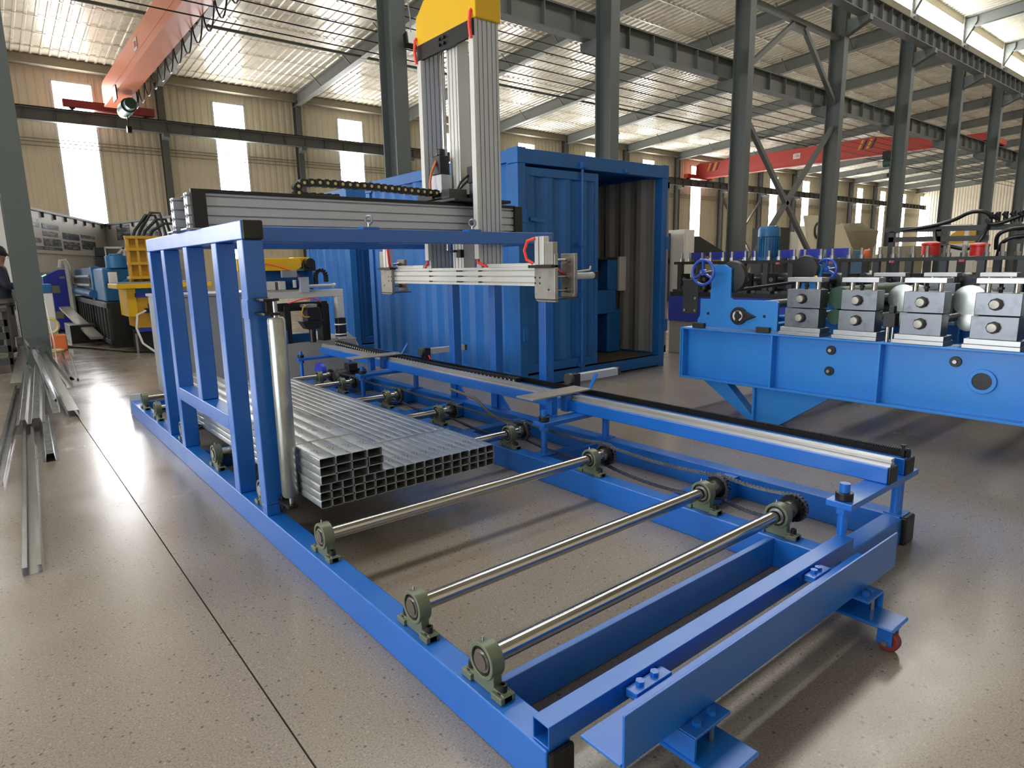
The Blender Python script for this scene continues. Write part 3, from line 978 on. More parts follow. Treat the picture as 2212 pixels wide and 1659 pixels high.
for s in (1, -1):
    Y = lambda d: 3.265 - d if s > 0 else 5.21 + d   # d: distance outwards from the bar's end
    a = lambda d0, d1: (min(Y(d0), Y(d1)), max(Y(d0), Y(d1)))
    pts = [(Y(0), 1.372), (Y(0), 1.165), (Y(.012), 1.142), (Y(.03), 1.134), (Y(.2), 1.134), (Y(.2), 1.445), (Y(.165), 1.445), (Y(.165), 1.372)]
    cp = obj('clamp_plate', MB().prism(pts if s < 0 else pts[::-1], 'x', 2.85, 2.88), M['gsteel'], lt, .004)
    for d, z in ((.008, 1.255), (.008, 1.292), (.055, 1.255), (.055, 1.292), (.14, 1.215)):
        obj('bolt_hole', MB().cyl((2.8485, Y(d), z), (2.8505, Y(d), z), .007, 10), M['black'], cp)
    obj('clamp_plate', MB().prism([(Y(.07), 1.16), (Y(.19), 1.16), (Y(.2), 1.18), (Y(.2), 1.445), (Y(.07), 1.445)], 'x', 3.025, 3.055), M['gsteel'], lt, .004)
    for z in (1.403, 1.297, 1.207):
        obj('guide_rod', MB().cyl((2.86, Y(.15), z), (3.03, Y(.15), z), .009, 12).cyl((2.995, Y(.15), z), (3.026, Y(.15), z), .018, 14), M['chrome'], lt)
    ac = obj('air_cylinder', MB().cyl((3.055, Y(.15), 1.297), (3.25, Y(.15), 1.297), .023, 18), M['alu'], lt)
    obj('cylinder_head', B(3.25, 3.28, Y(.15) - .026, Y(.15) + .026, 1.27, 1.324), M['black'], ac, .003)
    obj('air_fitting', MB().path([(3.09, Y(.15), 1.325), (3.15, Y(.15), 1.33), (3.22, Y(.15), 1.335), (3.23, Y(.15), 1.36)], .006), M['white'], ac)
    obj('lip_plate', B(2.84, 3.06, *a(.02, .2), 1.146, 1.154), M['dgrey'], lt, .002)
    cy = obj('compact_cylinder', B(2.835, 2.885, *a(.02, .11), 1.374, 1.556), M['aluw'], lt, .004)
    obj('cylinder_body', B(2.84, 2.885, *a(.11, .19), 1.374, 1.518), M['gsteel'], cy, .003)
    obj('mount_plate', B(2.82, 2.90, *a(-.03, .2), 1.355, 1.374), M['black'], cy, .002)
    obj('slot_line', B(2.8335, 2.8355, *a(.062, .068), 1.376, 1.554), M['dgrey'], cy)
    obj('air_hose', MB().path([(2.83, Y(.03), 1.545), (2.81, Y(-.02), 1.53), (2.805, Y(-.045), 1.47), (2.815, Y(-.035), 1.41), (2.84, Y(.0), 1.385)], .011), M['hose'], cy)
    obj('air_hose', MB().path([(2.89, Y(.15), 1.36), (2.95, Y(.14), 1.33), (3.02, Y(.10), 1.31)], .008), M['hose'], cp)


# ---------------------------------------------------------------- stack of steel tubes
def tube_mat():
    """Galvanized sheet with rows of small black printed marks repeating along the tube."""
    m = mat('printed_galvanized_tube', '#c6ccce', 0.30, metal=0.8, var=0.16, scale=50, rvar=0.08, dirt='#aab3b7', dscale=14)
    n, l = m.node_tree.nodes, m.node_tree.links
    p = n['Principled BSDF']
    src = p.inputs['Base Color'].links[0].from_socket
    tc = n.new('ShaderNodeTexCoord')
    sp = n.new('ShaderNodeSeparateXYZ')
    l.new(tc.outputs['Object'], sp.inputs[0])
    oi = n.new('ShaderNodeObjectInfo')

    def math_(op, a, b):
        x = n.new('ShaderNodeMath')
        x.operation = op
        for i, v in enumerate((a, b)):
            if isinstance(v, (int, float)):
                x.inputs[i].default_value = v
            else:
                l.new(v, x.inputs[i])
        return x.outputs[0]
    yy = math_('ADD', sp.outputs['Y'], math_('MULTIPLY', oi.outputs['Random'], .03))
    fr = math_('FRACT', math_('MULTIPLY', math_('ADD', yy, -.10), 1 / .42), 0)
    band = math_('MULTIPLY', math_('GREATER_THAN', fr, .02), math_('LESS_THAN', fr, .24))
    mid = math_('LESS_THAN', math_('ABSOLUTE', sp.outputs['X'], 0), .015)
    nz = n.new('ShaderNodeTexNoise')
    mp = n.new('ShaderNodeMapping')
    mp.inputs['Scale'].default_value = (140, 60, 1)
    l.new(tc.outputs['Object'], mp.inputs[0])
    l.new(mp.outputs[0], nz.inputs['Vector'])
    nz.inputs['Scale'].default_value = 1.0
    ink = math_('GREATER_THAN', nz.outputs['Fac'], .53)
    topside = math_('GREATER_THAN', sp.outputs['Z'], .03)
    f = math_('MULTIPLY', math_('MULTIPLY', math_('MULTIPLY', band, mid), ink), topside)
    mx = n.new('ShaderNodeMix')
    mx.data_type = 'RGBA'
    mx.inputs[7].default_value = lin('#1c1c20') + [1]
    l.new(math_('MULTIPLY', f, .85), mx.inputs[0])
    l.new(src, mx.inputs[6])
    l.new(mx.outputs[2], p.inputs['Base Color'])
    l.new(math_('SUBTRACT', .8, math_('MULTIPLY', f, .8)), p.inputs['Metallic'])
    return m


M['tube'] = tube_mat()


def tube_section(hw, h, t, r, ln):
    def loop(o, rr):
        q = []
        for cx, cz, a0 in ((hw - r, r, -90), (hw - r, h - r, 0), (-hw + r, h - r, 90), (-hw + r, r, 180)):
            for k in range(4):
                a = math.radians(a0 + 30 * k)
                q.append((cx + rr * math.cos(a), cz + rr * math.sin(a)))
        return q
    lo, li = loop(0, r), loop(0, r - t)
    n = len(lo)
    q = [(x, 0, z) for x, z in lo] + [(x, ln, z) for x, z in lo] + [(x, ln, z) for x, z in li] + [(x, 0, z) for x, z in li]
    f = []
    for j in range(4):
        f += [(j * n + k, j * n + (k + 1) % n, ((j + 1) % 4) * n + (k + 1) % n, ((j + 1) % 4) * n + k) for k in range(n)]
    return MB().add(q, f)


Z0 = ZC + RS
LAY = ['bottom', 'middle', 'top']
for lay in range(3):
    for k in range(18):
        dx = 1.102 + .0575 * (k + .5)
        dy = 2.81 + (.004 if k > 5 else 0) + random.uniform(-.003, .003)
        mb = tube_section(.0278, .0385, .0018, .0075, 3.25)
        hid = ' under the wide tubes' if (k < 6 and lay == 2) else ''
        o = obj('steel_tube', mb, M['tube'], None, 0, loc=(dx, dy, Z0 + .0390 * lay), key='tube_s')
        tag(o, 'narrow galvanized tube, %s layer of three, %s from the blue corner post' % (LAY[lay], ORD[k]), 'tube', 'narrow tubes stacked on the rollers')
for lay in range(3):
    for k in range(4):
        dx = 1.108 + .0812 * (k + .5) + (.006 if (lay == 1 and k == 3) else 0)
        mb = tube_section(.0398, .0420, .0020, .0075, 3.25)
        o = obj('steel_tube', mb, M['tube'], None, 0, loc=(dx, 2.805 + random.uniform(-.003, .003), Z0 + .1172 + .0424 * lay), key='tube_w')
        tag(o, 'wide galvanized tube, %s layer of the raised bundle, %s from the corner post' % (LAY[lay], ORD[k]), 'tube', 'wide tubes stacked on the narrow ones')
ztop = Z0 + .1172
st = MB().box(1.442, 2.150, 3.285, 3.297, ztop, ztop + .0022).box(2.1385, 2.140, 3.285, 3.297, ztop - .05, ztop)
tag(obj('strap', st, M['scrap'], None), 'thin bright steel strap lying across the narrow tubes', 'strap')
zt2 = ztop + .1272
tag(obj('strap', MB().box(1.106, 1.436, 3.13, 3.142, zt2, zt2 + .002), M['scrap'], None), 'thin steel strap lying across the four raised wide tubes', 'strap')


# ---------------------------------------------------------------- shipping containers
def corr(ax, u0, u1, pl, z0, z1, pitch=.28, depth=.036, sign=1, mi=0):
    """Vertically corrugated sheet in the plane ax = pl, running along the other horizontal axis from u0 to u1."""
    pr = []
    u = u0
    while u < u1 - 1e-6:
        for du, d in ((0, 0), (.26, 0), (.5, 1), (.76, 1)):
            if u + du * pitch <= u1:
                pr.append((u + du * pitch, d * depth * sign))
        u += pitch
    pr.append((u1, 0))
    k = len(pr)
    g = (lambda a, d, z: (pl + d, a, z)) if ax == 'x' else (lambda a, d, z: (a, pl + d, z))
    mb = MB()
    mb.add([g(a, d, z0) for a, d in pr] + [g(a, d, z1) for a, d in pr], [(i, i + 1, k + i + 1, k + i) for i in range(k - 1)], mi)
    return mb


def container(name, x0, x1, y0, y1, h, label, m, opening=None):
    t = thing(name, ((x0 + x1) / 2, (y0 + y1) / 2, 0), label, 'container')
    zf = .15
    obj('side_wall', corr('x', y0 + .12, y1 - .1, x0 + .012, zf, h - .1), m, t, smooth=False)
    obj('side_wall', corr('x', y0 + .12, y1 - .1, x1 - .05, zf, h - .1), [M['cgrey'] if opening else m], t, smooth=False)
    obj('back_wall', corr('y', x0 + .1, x1 - .1, y1 - .05, zf, h - .1), [M['cgrey'] if opening else m], t, smooth=False)
    obj('roof', B(x0 + .05, x1 - .05, y0 + .1, y1 - .05, h - .07, h - .04), m, t)
    obj('floor', B(x0 + .04, x1 - .04, y0 + .04, y1 - .04, .10, zf), M['cfloor'], t)
    for x in (x0, x1 - .11):
        obj('corner_post', B(x, x + .11, y0, y0 + .12, .0, h - .16), m, t, .006)
        obj('corner_post', B(x, x + .11, y1 - .12, y1, 0, h - .16), m, t, .006)
        for y in (y0, y1 - .18):
            obj('corner_casting', B(x - .006, x + .116, y - .006, y + .18, h - .16, h), m, t, .006)
    for x in (x0, x1 - .07):
        obj('top_rail', B(x, x + .07, y0 + .17, y1 - .17, h - .14, h - .01), m, t, .004)
        obj('bottom_rail', B(x, x + .07, y0 + .12, y1 - .12, .03, .17), m, t, .004)
    obj('header', B(x0 + .11, x1 - .11, y0, y0 + .1, h - .16, h - .01), m, t, .004)
    obj('sill', B(x0 + .11, x1 - .11, y0, y0 + .1, .02, .15), m, t, .004)
    return t


def door_leaf(t, x0, x1, y, z0, z1, m, rods):
    d = obj('door', MB().box(x0, x0 + .06, y, y + .05, z0, z1).box(x1 - .06, x1, y, y + .05, z0, z1).box(x0 + .06, x1 - .06, y, y + .05, z1 - .09, z1).box(x0 + .06, x1 - .06, y, y + .05, z0, z0 + .1), m, t, .004)
    obj('door_sheet', corr('y', x0 + .06, x1 - .06, y + .012, z0 + .1, z1 - .09, .27, .032), m, d, smooth=False)
    for x in rods:
        obj('lock_rod', MB().cyl((x, y - .03, z0 - .12), (x, y - .03, z1 + .10), .017, 12), m, d)
        for z in (z0 + .02, z0 + .85, z1 - .8, z1 + .06):
            obj('rod_guide', B(x - .035, x + .035, y - .05, y + .002, z - .03, z + .03), m, d, .004)
    return d


cb = M['cblue']
c1 = container('shipping_container', 4.49, 7.01, 5.39, 8.86, 2.59, 'blue corrugated container with one door open and machinery inside', cb, True)
door_leaf(c1, 4.61, 5.735, 5.41, .17, 2.40, cb, [5.44])
for z in (.62, 1.90):
    obj('hinge', MB().box(4.53, 4.59, 5.375, 5.392, z - .08, z + .08).box(4.575, 4.60, 5.372, 5.41, z - .06, z + .06), cb, c1, .003)
obj('lock_handle', MB().bar((4.66, 5.395, 1.86), (4.86, 5.38, 1.84), .02, .035), cb, c1)
od = obj('door', MB().box(7.035, 7.085, 5.42, 5.48, .17, 2.40).box(7.035, 7.085, 6.55, 6.61, .17, 2.40).box(7.035, 7.085, 5.42, 6.61, 2.31, 2.40).box(7.035, 7.085, 5.42, 6.61, .17, .27), M['cgrey'], c1, .004)
obj('door_sheet', corr('x', 5.48, 6.55, 7.05, .27, 2.31, .27, .032), M['cgrey'], od, smooth=False)
for z in (.55, 1.62):
    obj('hinge', MB().box(6.98, 7.05, 5.375, 5.41, z - .08, z + .08), cb, c1, .003)
obj('header_lug', B(5.41, 5.49, 5.345, 5.39, 2.44, 2.50), cb, c1, .003)
obj('header_lug', B(6.16, 6.23, 5.36, 5.39, 2.44, 2.48), cb, c1, .003)
obj('ceiling_lining', corr('y', 4.6, 6.9, 8.78, .2, 2.5), M['cgrey'], c1, smooth=False)

c2 = container('shipping_container', 4.50, 6.30, 9.52, 11.25, 2.59, 'second blue container standing behind the open one', M['cblue'])
door_leaf(c2, 4.62, 6.18, 9.54, .17, 2.40, M['cblue2'], [4.95, 5.3])

# machine inside the container
mi_ = thing('power_press', (6.3, 6.5, .15), 'blue press with a dark hydraulic unit inside the open container', 'machine')
lb = M['oblue']
obj('pedestal', MB().box(5.85, 6.12, 6.0, 6.9, .15, .72).box(6.12, 6.58, 6.55, 6.9, .15, .72), cb, mi_, .01)
obj('pedestal', B(6.58, 6.86, 6.02, 6.6, .15, .75), cb, mi_, .03)
obj('cabinet', B(5.85, 6.72, 6.0, 6.95, .70, 1.02), cb, mi_, .01)
obj('upright', B(6.55, 6.74, 6.0, 6.9, 1.02, 1.42), cb, mi_, .01)
obj('side_panel', B(6.76, 6.90, 5.98, 6.02, 1.00, 1.46), M['white'], mi_, .004)
obj('hydraulic_unit', MB().box(5.9, 6.5, 6.2, 6.7, 1.02, 1.42).cyl((5.8, 6.12, 1.18), (6.38, 6.12, 1.18), .09, 20).cyl((5.8, 6.1, 1.34), (6.5, 6.1, 1.34), .035, 12), M['bsteel'], mi_, .01)
obj('flange', MB().lathe((6.1, 6.12, 1.18), (1, 0, 0), [(0, .08), (.03, .12), (.07, .12), (.08, .07)], 24), M['steel'], mi_)
obj('top_plate', B(5.8, 6.74, 6.0, 6.8, 1.42, 1.45), M['soot'], mi_)
obj('notice', B(6.05, 6.10, 5.994, 6.0, .80, .98), M['white'], mi_)

# ---------------------------------------------------------------- roll former at the right
lm = M['lblue']
rfm = thing('roll_former', (5.9, 1.4, 0), 'light blue roll forming machine with rows of steel roll stands', 'machine')
YA, YB = 3.64, -1.6
for xw, xf in ((5.06, 4.975), (6.72, 6.64)):
    w_ = obj('base_web', B(xw, xw + .014, YB, YA, .33, .765), lm, rfm)
    obj('base_flange', B(xf, xf + .2, YB, YA, .765, .782), lm, rfm, .003)
    obj('base_flange', B(xf, xf + .2, YB, YA, .312, .330), lm, rfm, .003)
    for y in (3.615, 2.737, 1.905, 1.02, .15, -.75):
        obj('rib', B(xf + .005, xw, y, y + .014, .33, .765), lm, rfm)
obj('end_plate', B(4.98, 6.85, YA - .005, YA + .01, .32, .775), lm, rfm)
for y in (3.3, 2.4, 1.5, .6):
    obj('cross_member', B(5.07, 6.7, y - .05, y + .05, .55, .76), lm, rfm)
for yk in (2.8, -.6):
    for x in (5.03, 6.68):
        obj('support', MB().prism([(yk + .63, .312), (yk + .38, .312), (yk + .06, .0), (yk + .14, .0)], 'x', x, x + .1), lm, rfm, .004)
        obj('support', MB().prism([(yk + .10, .312), (yk - .55, .312), (yk - .12, .0), (yk + .10, .0)], 'x', x, x + .1), lm, rfm, .004)
        obj('support_rib', B(x - .035, x + .1, yk + .08, yk + .10, 0, .312), lm, rfm)
for y, z in ((2.29, .679), (2.293, .515), (1.453, .677), (.90, .67)):
    wsh = obj('washer', MB().cyl((5.045, y, z), (5.06, y, z), .036, 24), M['black'], rfm, .003)
    obj('bolt', MB().cyl((5.028, y, z), (5.045, y, z), .014, 6), M['steel'], wsh)
hr = obj('hole_ring', MB().pipe((5.04, 1.29, .56), (5.06, 1.29, .56), .082, .056, 32), lm, rfm, .004)
obj('hole', MB().cyl((5.05, 1.29, .56), (5.0602, 1.29, .56), .056, 28), M['black'], hr)
# end bracket with handwheel
eb = obj('entry_bracket', MB().prism([(3.48, .80), (3.48, .86), (3.455, .90), (3.455, 1.045), (3.36, 1.045), (3.355, 1.05), (3.345, 1.30), (3.33, 1.345), (3.22, 1.345), (3.155, 1.31), (3.155, 1.07), (3.135, 1.047), (2.735, 1.047), (2.715, 1.035), (2.715, .80)], 'x', 5.0, 5.025), lm, rfm, .003)
obj('entry_bracket', MB().prism([(3.455, .80), (3.455, 1.045), (3.36, 1.045), (3.33, 1.345), (3.155, 1.32), (3.155, 1.047), (2.715, 1.035), (2.715, .80)], 'x', 6.62, 6.645), lm, rfm, .003)
obj('dial', MB().cyl((4.975, 3.06, .912), (5.0, 3.06, .912), .076, 28).prism([(3.0, .955), (2.90, .912), (3.0, .87)], 'x', 4.975, 5.0), M['black'], eb, .006)
dl = obj('dial_ring', MB().pipe((4.968, 3.06, .912), (4.976, 3.06, .912), .046, .030, 24), M['white'], eb)
obj('dial_knob', MB().box(4.955, 4.976, 3.045, 3.075, .86, .955).cyl((4.96, 3.04, .912), (4.976, 3.04, .912), .02, 14), M['black'], eb, .004)
for y in (3.37, 2.83):
    obj('bolt_hole', MB().cyl((4.999, y, .918), (5.001, y, .918), .014, 12), M['black'], eb)
for y in (3.45, 2.825):
    obj('foot_clip', B(4.965, 5.0, y - .06, y + .06, .785, .83), M['soot'], eb, .003)
bp = obj('black_plate', B(4.985, 5.0, 3.475, 3.64, .91, 1.22), M['soot'], eb, .006)
for y, z in ((3.50, .94), (3.61, .94), (3.50, 1.05)):
    obj('bolt', MB().cyl((4.978, y, z), (4.986, y, z), .012, 10), M['steel'], bp)


def handwheel(parent, c, r):
    c = Vector(c)
    h = obj('handwheel', MB().torus(c, (1, 0, 0), r, .013, 36, 10), M['wheel'], parent)
    mb = MB().cyl(c + Vector((-.02, 0, 0)), c + Vector((.03, 0, 0)), .026, 18)
    for k in range(3):
        a = PI / 2 + 2 * PI * k / 3
        e = c + Vector((0, math.cos(a) * r, math.sin(a) * r))
        mb.bar(c, e, .014, .022, up=(1, 0, 0))
    obj('spokes', mb, M['wheel'], h)
    obj('hub_bolt', MB().cyl(c + Vector((-.03, 0, 0)), c + Vector((-.018, 0, 0)), .010, 10), M['steel'], h)
    obj('spindle', MB().cyl(c + Vector((.02, 0, 0)), c + Vector((.18, 0, 0)), .009, 10), M['steel'], h)
    obj('grip', MB().cyl(c + Vector((-.005, -r * .2, .0)), c + Vector((-.01, -r * .95, .012)), .010, 10), M['steel'], h)
    return h


handwheel(eb, (4.85, 3.335, 1.283), .105)
handwheel(rfm, (6.72, 3.15, 1.275), .10)
obj('coil_disc', MB().lathe((6.55, 3.30, 1.28), (1, 0, 0), [(0, .05), (.012, .13), (.04, .14), (.06, .10)], 28), M['soot'], rfm)
obj('coil_disc', MB().lathe((5.03, 3.18, 1.24), (1, 0, 0), [(0, .05), (.012, .13), (.05, .14), (.08, .10)], 28), M['soot'], rfm)
obj('guide_rod', MB().cyl((5.03, 3.1, 1.13), (6.4, 3.1, 1.18), .014, 12), M['bsteel'], rfm)
obj('rod_end', MB().torus((6.4, 3.1, 1.18), (1, 0, 0), .028, .010, 18, 8), M['brass'], rfm)
for dy, dz in ((0, 0), (.1, -.02)):
    obj('feed_roll', MB().cyl((5.03, 2.95 + dy, 1.0 + dz), (6.6, 2.95 + dy, 1.0 + dz), .035, 16), M['dsteel'], rfm)
# roll stands
SD = [(2.38, 2.655), (1.968, 2.23), (1.542, 1.802), (1.12, 1.378), (.70, .955)]
for xs0, tw in ((5.0, 1), (6.62, -1)):
    for i, (ya, yb) in enumerate(SD):
        xe = xs0 + .13
        yc = (ya + yb) / 2
        sb = obj('roll_stand', B(xs0, xe, ya, yb, .845, .995), M['dsteel'], rfm, .004)
        obj('top_block', B(xs0, xe, ya - .004, yb - .012, 1.0, 1.146), M['dsteel'], sb, .004)
        obj('stand_plate', MB().box(xs0 - .03, xe + .03, ya - .03, yb + .03, .782, .81).box(xs0 - .015, xe + .02, ya - .025, yb + .025, .81, .846), M['steel'], sb, .003)
        obj('bridge_bar', B(xs0 + .005, xe - .005, ya - .005, yb - .005, 1.203, 1.238), M['steel'], sb, .003)
        for y in (ya + .045, yb - .06):
            obj('tie_post', MB().cyl((xs0 + .06, y, 1.146), (xs0 + .06, y, 1.203), .018, 14), M['chrome'], sb)
        obj('adjuster', MB().cyl((xs0 + .06, yc, 1.146), (xs0 + .06, yc, 1.203), .012, 8).cyl((xs0 + .06, yc, 1.165), (xs0 + .06, yc, 1.18), .02, 6), M['bsteel'], sb)
        if tw > 0:
            for z in (.925, 1.073):
                obj('lock_nut', MB().cyl((xs0 - .022, yc, z), (xs0, yc, z), .040, 8), M['bsteel'], sb, .002)
                obj('shaft_end', MB().lathe((xs0 - .05, yc, z), (1, 0, 0), [(0, .012), (.001, .026), (.006, .029), (.03, .029)], 20), M['gsteel'], sb)
for i, (ya, yb) in enumerate(SD):
    yc = (ya + yb) / 2
    for z, mm, r in ((1.073, 'dsteel', .03), (.925, 'dsteel', .03)):
        obj('roll_shaft', MB().cyl((5.13, yc, z), (6.62, yc, z), r, 14), M[mm], rfm)
obj('green_roll', MB().cyl((5.14, 2.30, 1.08), (6.3, 2.30, 1.08), .085, 26), M['rgreen'], rfm)
obj('green_roll', MB().cyl((5.14, 2.32, .93), (6.3, 2.32, .93), .06, 22), M['rgreen'], rfm)
for y, z, r in ((1.88, 1.085, .10), (1.46, 1.08, .105), (1.88, .93, .05), (1.46, .93, .06), (1.04, 1.08, .1)):
    obj('forming_roll', MB().lathe((5.22, y, z), (1, 0, 0), [(0, .03), (.005, r), (.06, r * .92), (.065, r * .55), (.2, r * .55), (.21, r * .9), (.28, r * .9), (.29, .03)], 30), M['roller'], rfm)
obj('side_guide', MB().box(4.99, 5.07, 1.83, 1.91, .89, .99).box(5.0, 5.05, 1.845, 1.88, .99, 1.04), M['soot'], rfm, .004)
obj('side_guide_post', MB().cyl((5.02, 1.885, .782), (5.02, 1.885, .90), .016, 12).cyl((5.02, 1.85, .782), (5.02, 1.85, .90), .010, 12), M['chrome'], rfm)

# ---------------------------------------------------------------- long roll forming line behind it
fl2 = thing('roll_forming_line', (8.6, 3.0, 0), 'long roll forming line of dark stands topped with royal blue plates', 'machine')
obj('base', B(8.1, 8.8, -2.0, 6.15, 0, .50), M['cgrey'], fl2, .01)
obj('skirt', B(8.08, 8.1, 2.2, 6.15, .50, .87), M['rblue'], fl2)
obj('bed', B(8.1, 8.8, -2.0, 6.15, .50, .93), M['soot'], fl2)
for xb in (8.12, 8.66):
    obj('top_bar', B(xb, xb + .07, -2.0, 6.1, 1.335, 1.375), M['soot'], fl2)
y, i = 6.0, 0
while y > -1.8:
    for xb in (8.12, 8.66):
        s_ = obj('roll_stand', MB().box(xb, xb + .07, y - .035, y + .035, .93, 1.34).box(xb - .02, xb + .09, y - .10, y + .10, .93, .97), M['dgrey'], fl2, .003)
        obj('bearing_block', B(xb - .012, xb + .06, y - .155, y - .045, .97, 1.20), M['bsteel'], s_, .004)
        for dy, tw in ((-.03, 0), (-.17, 0)):
            sp = obj('spindle', MB().cyl((xb + .03, y + dy, 1.375), (xb + .03, y + dy, 1.50), .016, 8), M['gsteel'], s_)
            obj('spindle_nut', MB().cyl((xb + .03, y + dy, 1.375), (xb + .03, y + dy, 1.42), .030, 8), M['steel'], sp)
            if i % 2 == 0 and dy < -.1 and y < 5:
                obj('nut_marker', MB().cyl((xb + .02, y + dy, 1.32), (xb + .02, y + dy, 1.345), .034, 8), M['pink'], sp)
        if y > 3.8 and xb < 8.5:
            obj('guard_plate', B(xb + .20, xb + .215, y - .30, y - .02, 1.395, 1.505), M['rblue'], s_)
    obj('roll_shaft', MB().cyl((8.1, y - .10, 1.12), (8.72, y - .10, 1.12), .03, 10).cyl((8.4, y - .10, 1.12), (8.7, y - .10, 1.12), .08, 16), M['dsteel'], fl2)
    obj('roll_shaft', MB().cyl((8.1, y - .10, 1.0), (8.72, y - .10, 1.0), .03, 10).cyl((8.4, y - .10, 1.0), (8.7, y - .10, 1.0), .06, 16), M['dsteel'], fl2)
    y -= .345
    i += 1
mo = obj('drive_motor', MB().lathe((8.28, 4.68, 1.375), (0, 0, 1), [(0, .15), (.02, .15), (.03, .125), (.30, .125), (.31, .14), (.40, .14), (.44, .12), (.45, .05)], 24), M['oblue'], fl2)
mb = MB()
for k in range(24):
    a = 2 * PI * k / 24
    mb.bar((8.28 + .13 * math.cos(a), 4.68 + .13 * math.sin(a), 1.42), (8.28 + .13 * math.cos(a), 4.68 + .13 * math.sin(a), 1.67), .008, .02, up=(math.cos(a), math.sin(a), 0))
obj('cooling_fin', mb, M['oblue'], mo)

# blue panelled machine, hose rack and hydraulic pots at the right edge
hp = thing('hydraulic_unit', (9.4, 2.2, 0), 'hydraulic unit with a tangle of black hoses on a dark rack behind the roll stands', 'machine')
obj('cabinet', B(8.9, 10.2, .4, 2.05, 0, 1.30), M['lblue'], hp, .01)
obj('cabinet_trim', MB().box(8.88, 8.9, .4, 2.05, 1.27, 1.31).box(8.88, 8.9, 1.68, 1.71, .95, 1.3), M['white'], hp)
for a, b in (((9.0, 3.5, 1.72), (9.0, .6, 1.66)), ((9.0, 3.45, 1.60), (9.0, 2.4, 1.58))):
    obj('rack_bar', MB().bar(a, b, .06, .06), M['dgrey'], hp)
for y in (3.42, 2.9, 2.1, 1.2):
    obj('rack_post', B(8.97, 9.03, y - .03, y + .03, 0, 1.7), M['dgrey'], hp)
hs = [[(9.0, 3.4, 1.70), (8.95, 2.95, 1.74), (8.92, 2.72, 1.80), (8.9, 2.58, 1.88), (8.9, 2.45, 1.88), (8.9, 2.36, 1.82), (8.92, 2.3, 1.78)],
      [(9.0, 2.95, 1.70), (8.9, 2.9, 1.52), (8.9, 2.75, 1.50), (8.9, 2.62, 1.46), (8.9, 2.5, 1.47), (8.9, 2.42, 1.62), (8.95, 2.40, 1.72)],
      [(8.95, 2.3, 1.45), (8.9, 2.3, 1.6), (8.9, 2.22, 1.66), (8.95, 2.0, 1.68), (9.0, 1.8, 1.7)],
      [(8.95, 2.28, 1.36), (8.9, 2.25, 1.52), (8.9, 2.15, 1.58), (8.92, 1.95, 1.59), (9.0, 1.7, 1.58)],
      [(8.95, 2.42, 1.78), (8.9, 2.36, 1.72), (8.9, 2.25, 1.74), (8.9, 2.12, 1.80), (8.95, 1.95, 1.84), (9.0, 1.7, 1.84)]]
for p in hs:
    pts = []
    for i in range(len(p) - 1):
        for k in range(4):
            pts.append(Vector(p[i]).lerp(Vector(p[i + 1]), k / 4))
    pts.append(Vector(p[-1]))
    for _ in range(3):
        pts = [pts[0]] + [(pts[i - 1] + 2 * pts[i] + pts[i + 1]) / 4 for i in range(1, len(pts) - 1)] + [pts[-1]]
    obj('hose', MB().path(pts, .022, 8), M['rubber'], hp)
for k in range(6):
    obj('hose_coupling', MB().cyl((8.93, 2.38 - .07 * k, 1.74), (8.93, 2.38 - .07 * k, 1.86), .025, 10).cyl((8.90, 2.36 - .07 * k, 1.80), (8.90, 2.40 - .07 * k, 1.84), .02, 8), M['rubber'], hp)
for y, z, r, h in ((2.74, 1.40, .09, .13), (2.28, 1.38, .085, .12)):
    o = obj('grease_pot', MB().lathe((8.3, y, z), (0, 0, 1), [(0, r), (.01, r), (h * .8, r), (h * .85, r * 1.08), (h, r * 1.08), (h + .02, r * .5)], 20), M['tagred'])
    tag(o, 'red pot standing on the roll line %s' % ('near the hanging hoses' if r < .088 else 'in front of a white cabinet'), 'pot')
tag(obj('cone_marker', MB().lathe((8.3, 3.42, 1.38), (0, 0, 1), [(0, .05), (.03, .05), (.09, .035), (.10, .02)], 14), M['cable']), 'small orange cap on the dark roll line', 'cap')

# further machines beyond the column row
bgm = [
    ('control_cabinet', (18.9, 19.5, 13.8, 14.6, 0, 2.46), 'white', 'pale pinkish control cabinet beside the dark machine beyond the container', 'cabinet'),
    ('press_frame', (19.6, 22.0, 14.0, 15.5, 0, 2.25), 'soot', 'dark sloping machine beyond the row of columns', 'machine'),
    ('control_cabinet', (25.0, 26.2, 13.9, 14.9, 0, 2.67), 'soot', 'tall dark cabinet just behind the blue drive motor', 'cabinet'),
    ('control_cabinet', (26.3, 27.0, 13.9, 14.8, 0, 2.5), 'white', 'pale narrow cabinet next to the tall dark cabinet', 'cabinet'),
    ('storage_box', (15.6, 18.7, 14.2, 15.2, 0, 2.35), 'dgrey', 'dark machine body half hidden by the container edge', 'machine'),
]
for nm, b, mm, lab, cat_ in bgm:
    t = thing(nm, ((b[0] + b[1]) / 2, (b[2] + b[3]) / 2, 0), lab, cat_)
    if nm == 'press_frame':
        obj('body', MB().prism([(b[0], 0), (b[1], 0), (b[1], 1.6), (b[0] + .5, b[5]), (b[0], b[5])], 'y', b[2], b[3]), M[mm], t, .03)
        obj('lower_guard', B(b[0] + .3, b[1] + .8, b[2] - .1, b[2], .9, 1.55), M['wall2'], t)
    else:
        obj('body', B(*b), M[mm], t, .02)
        obj('door', B(b[0] + .06, b[1] - .06, b[2] - .02, b[2], .2, b[5] - .15), M[mm], t, .01)
        obj('door_handle', B(b[1] - .15, b[1] - .10, b[2] - .05, b[2] - .02, 1.3, 1.5), M['bsteel'], t)
hb = thing('dust_hopper', (29.5, 14.5, 0), 'cream hopper with a sloping side and round port beyond the columns', 'hopper')
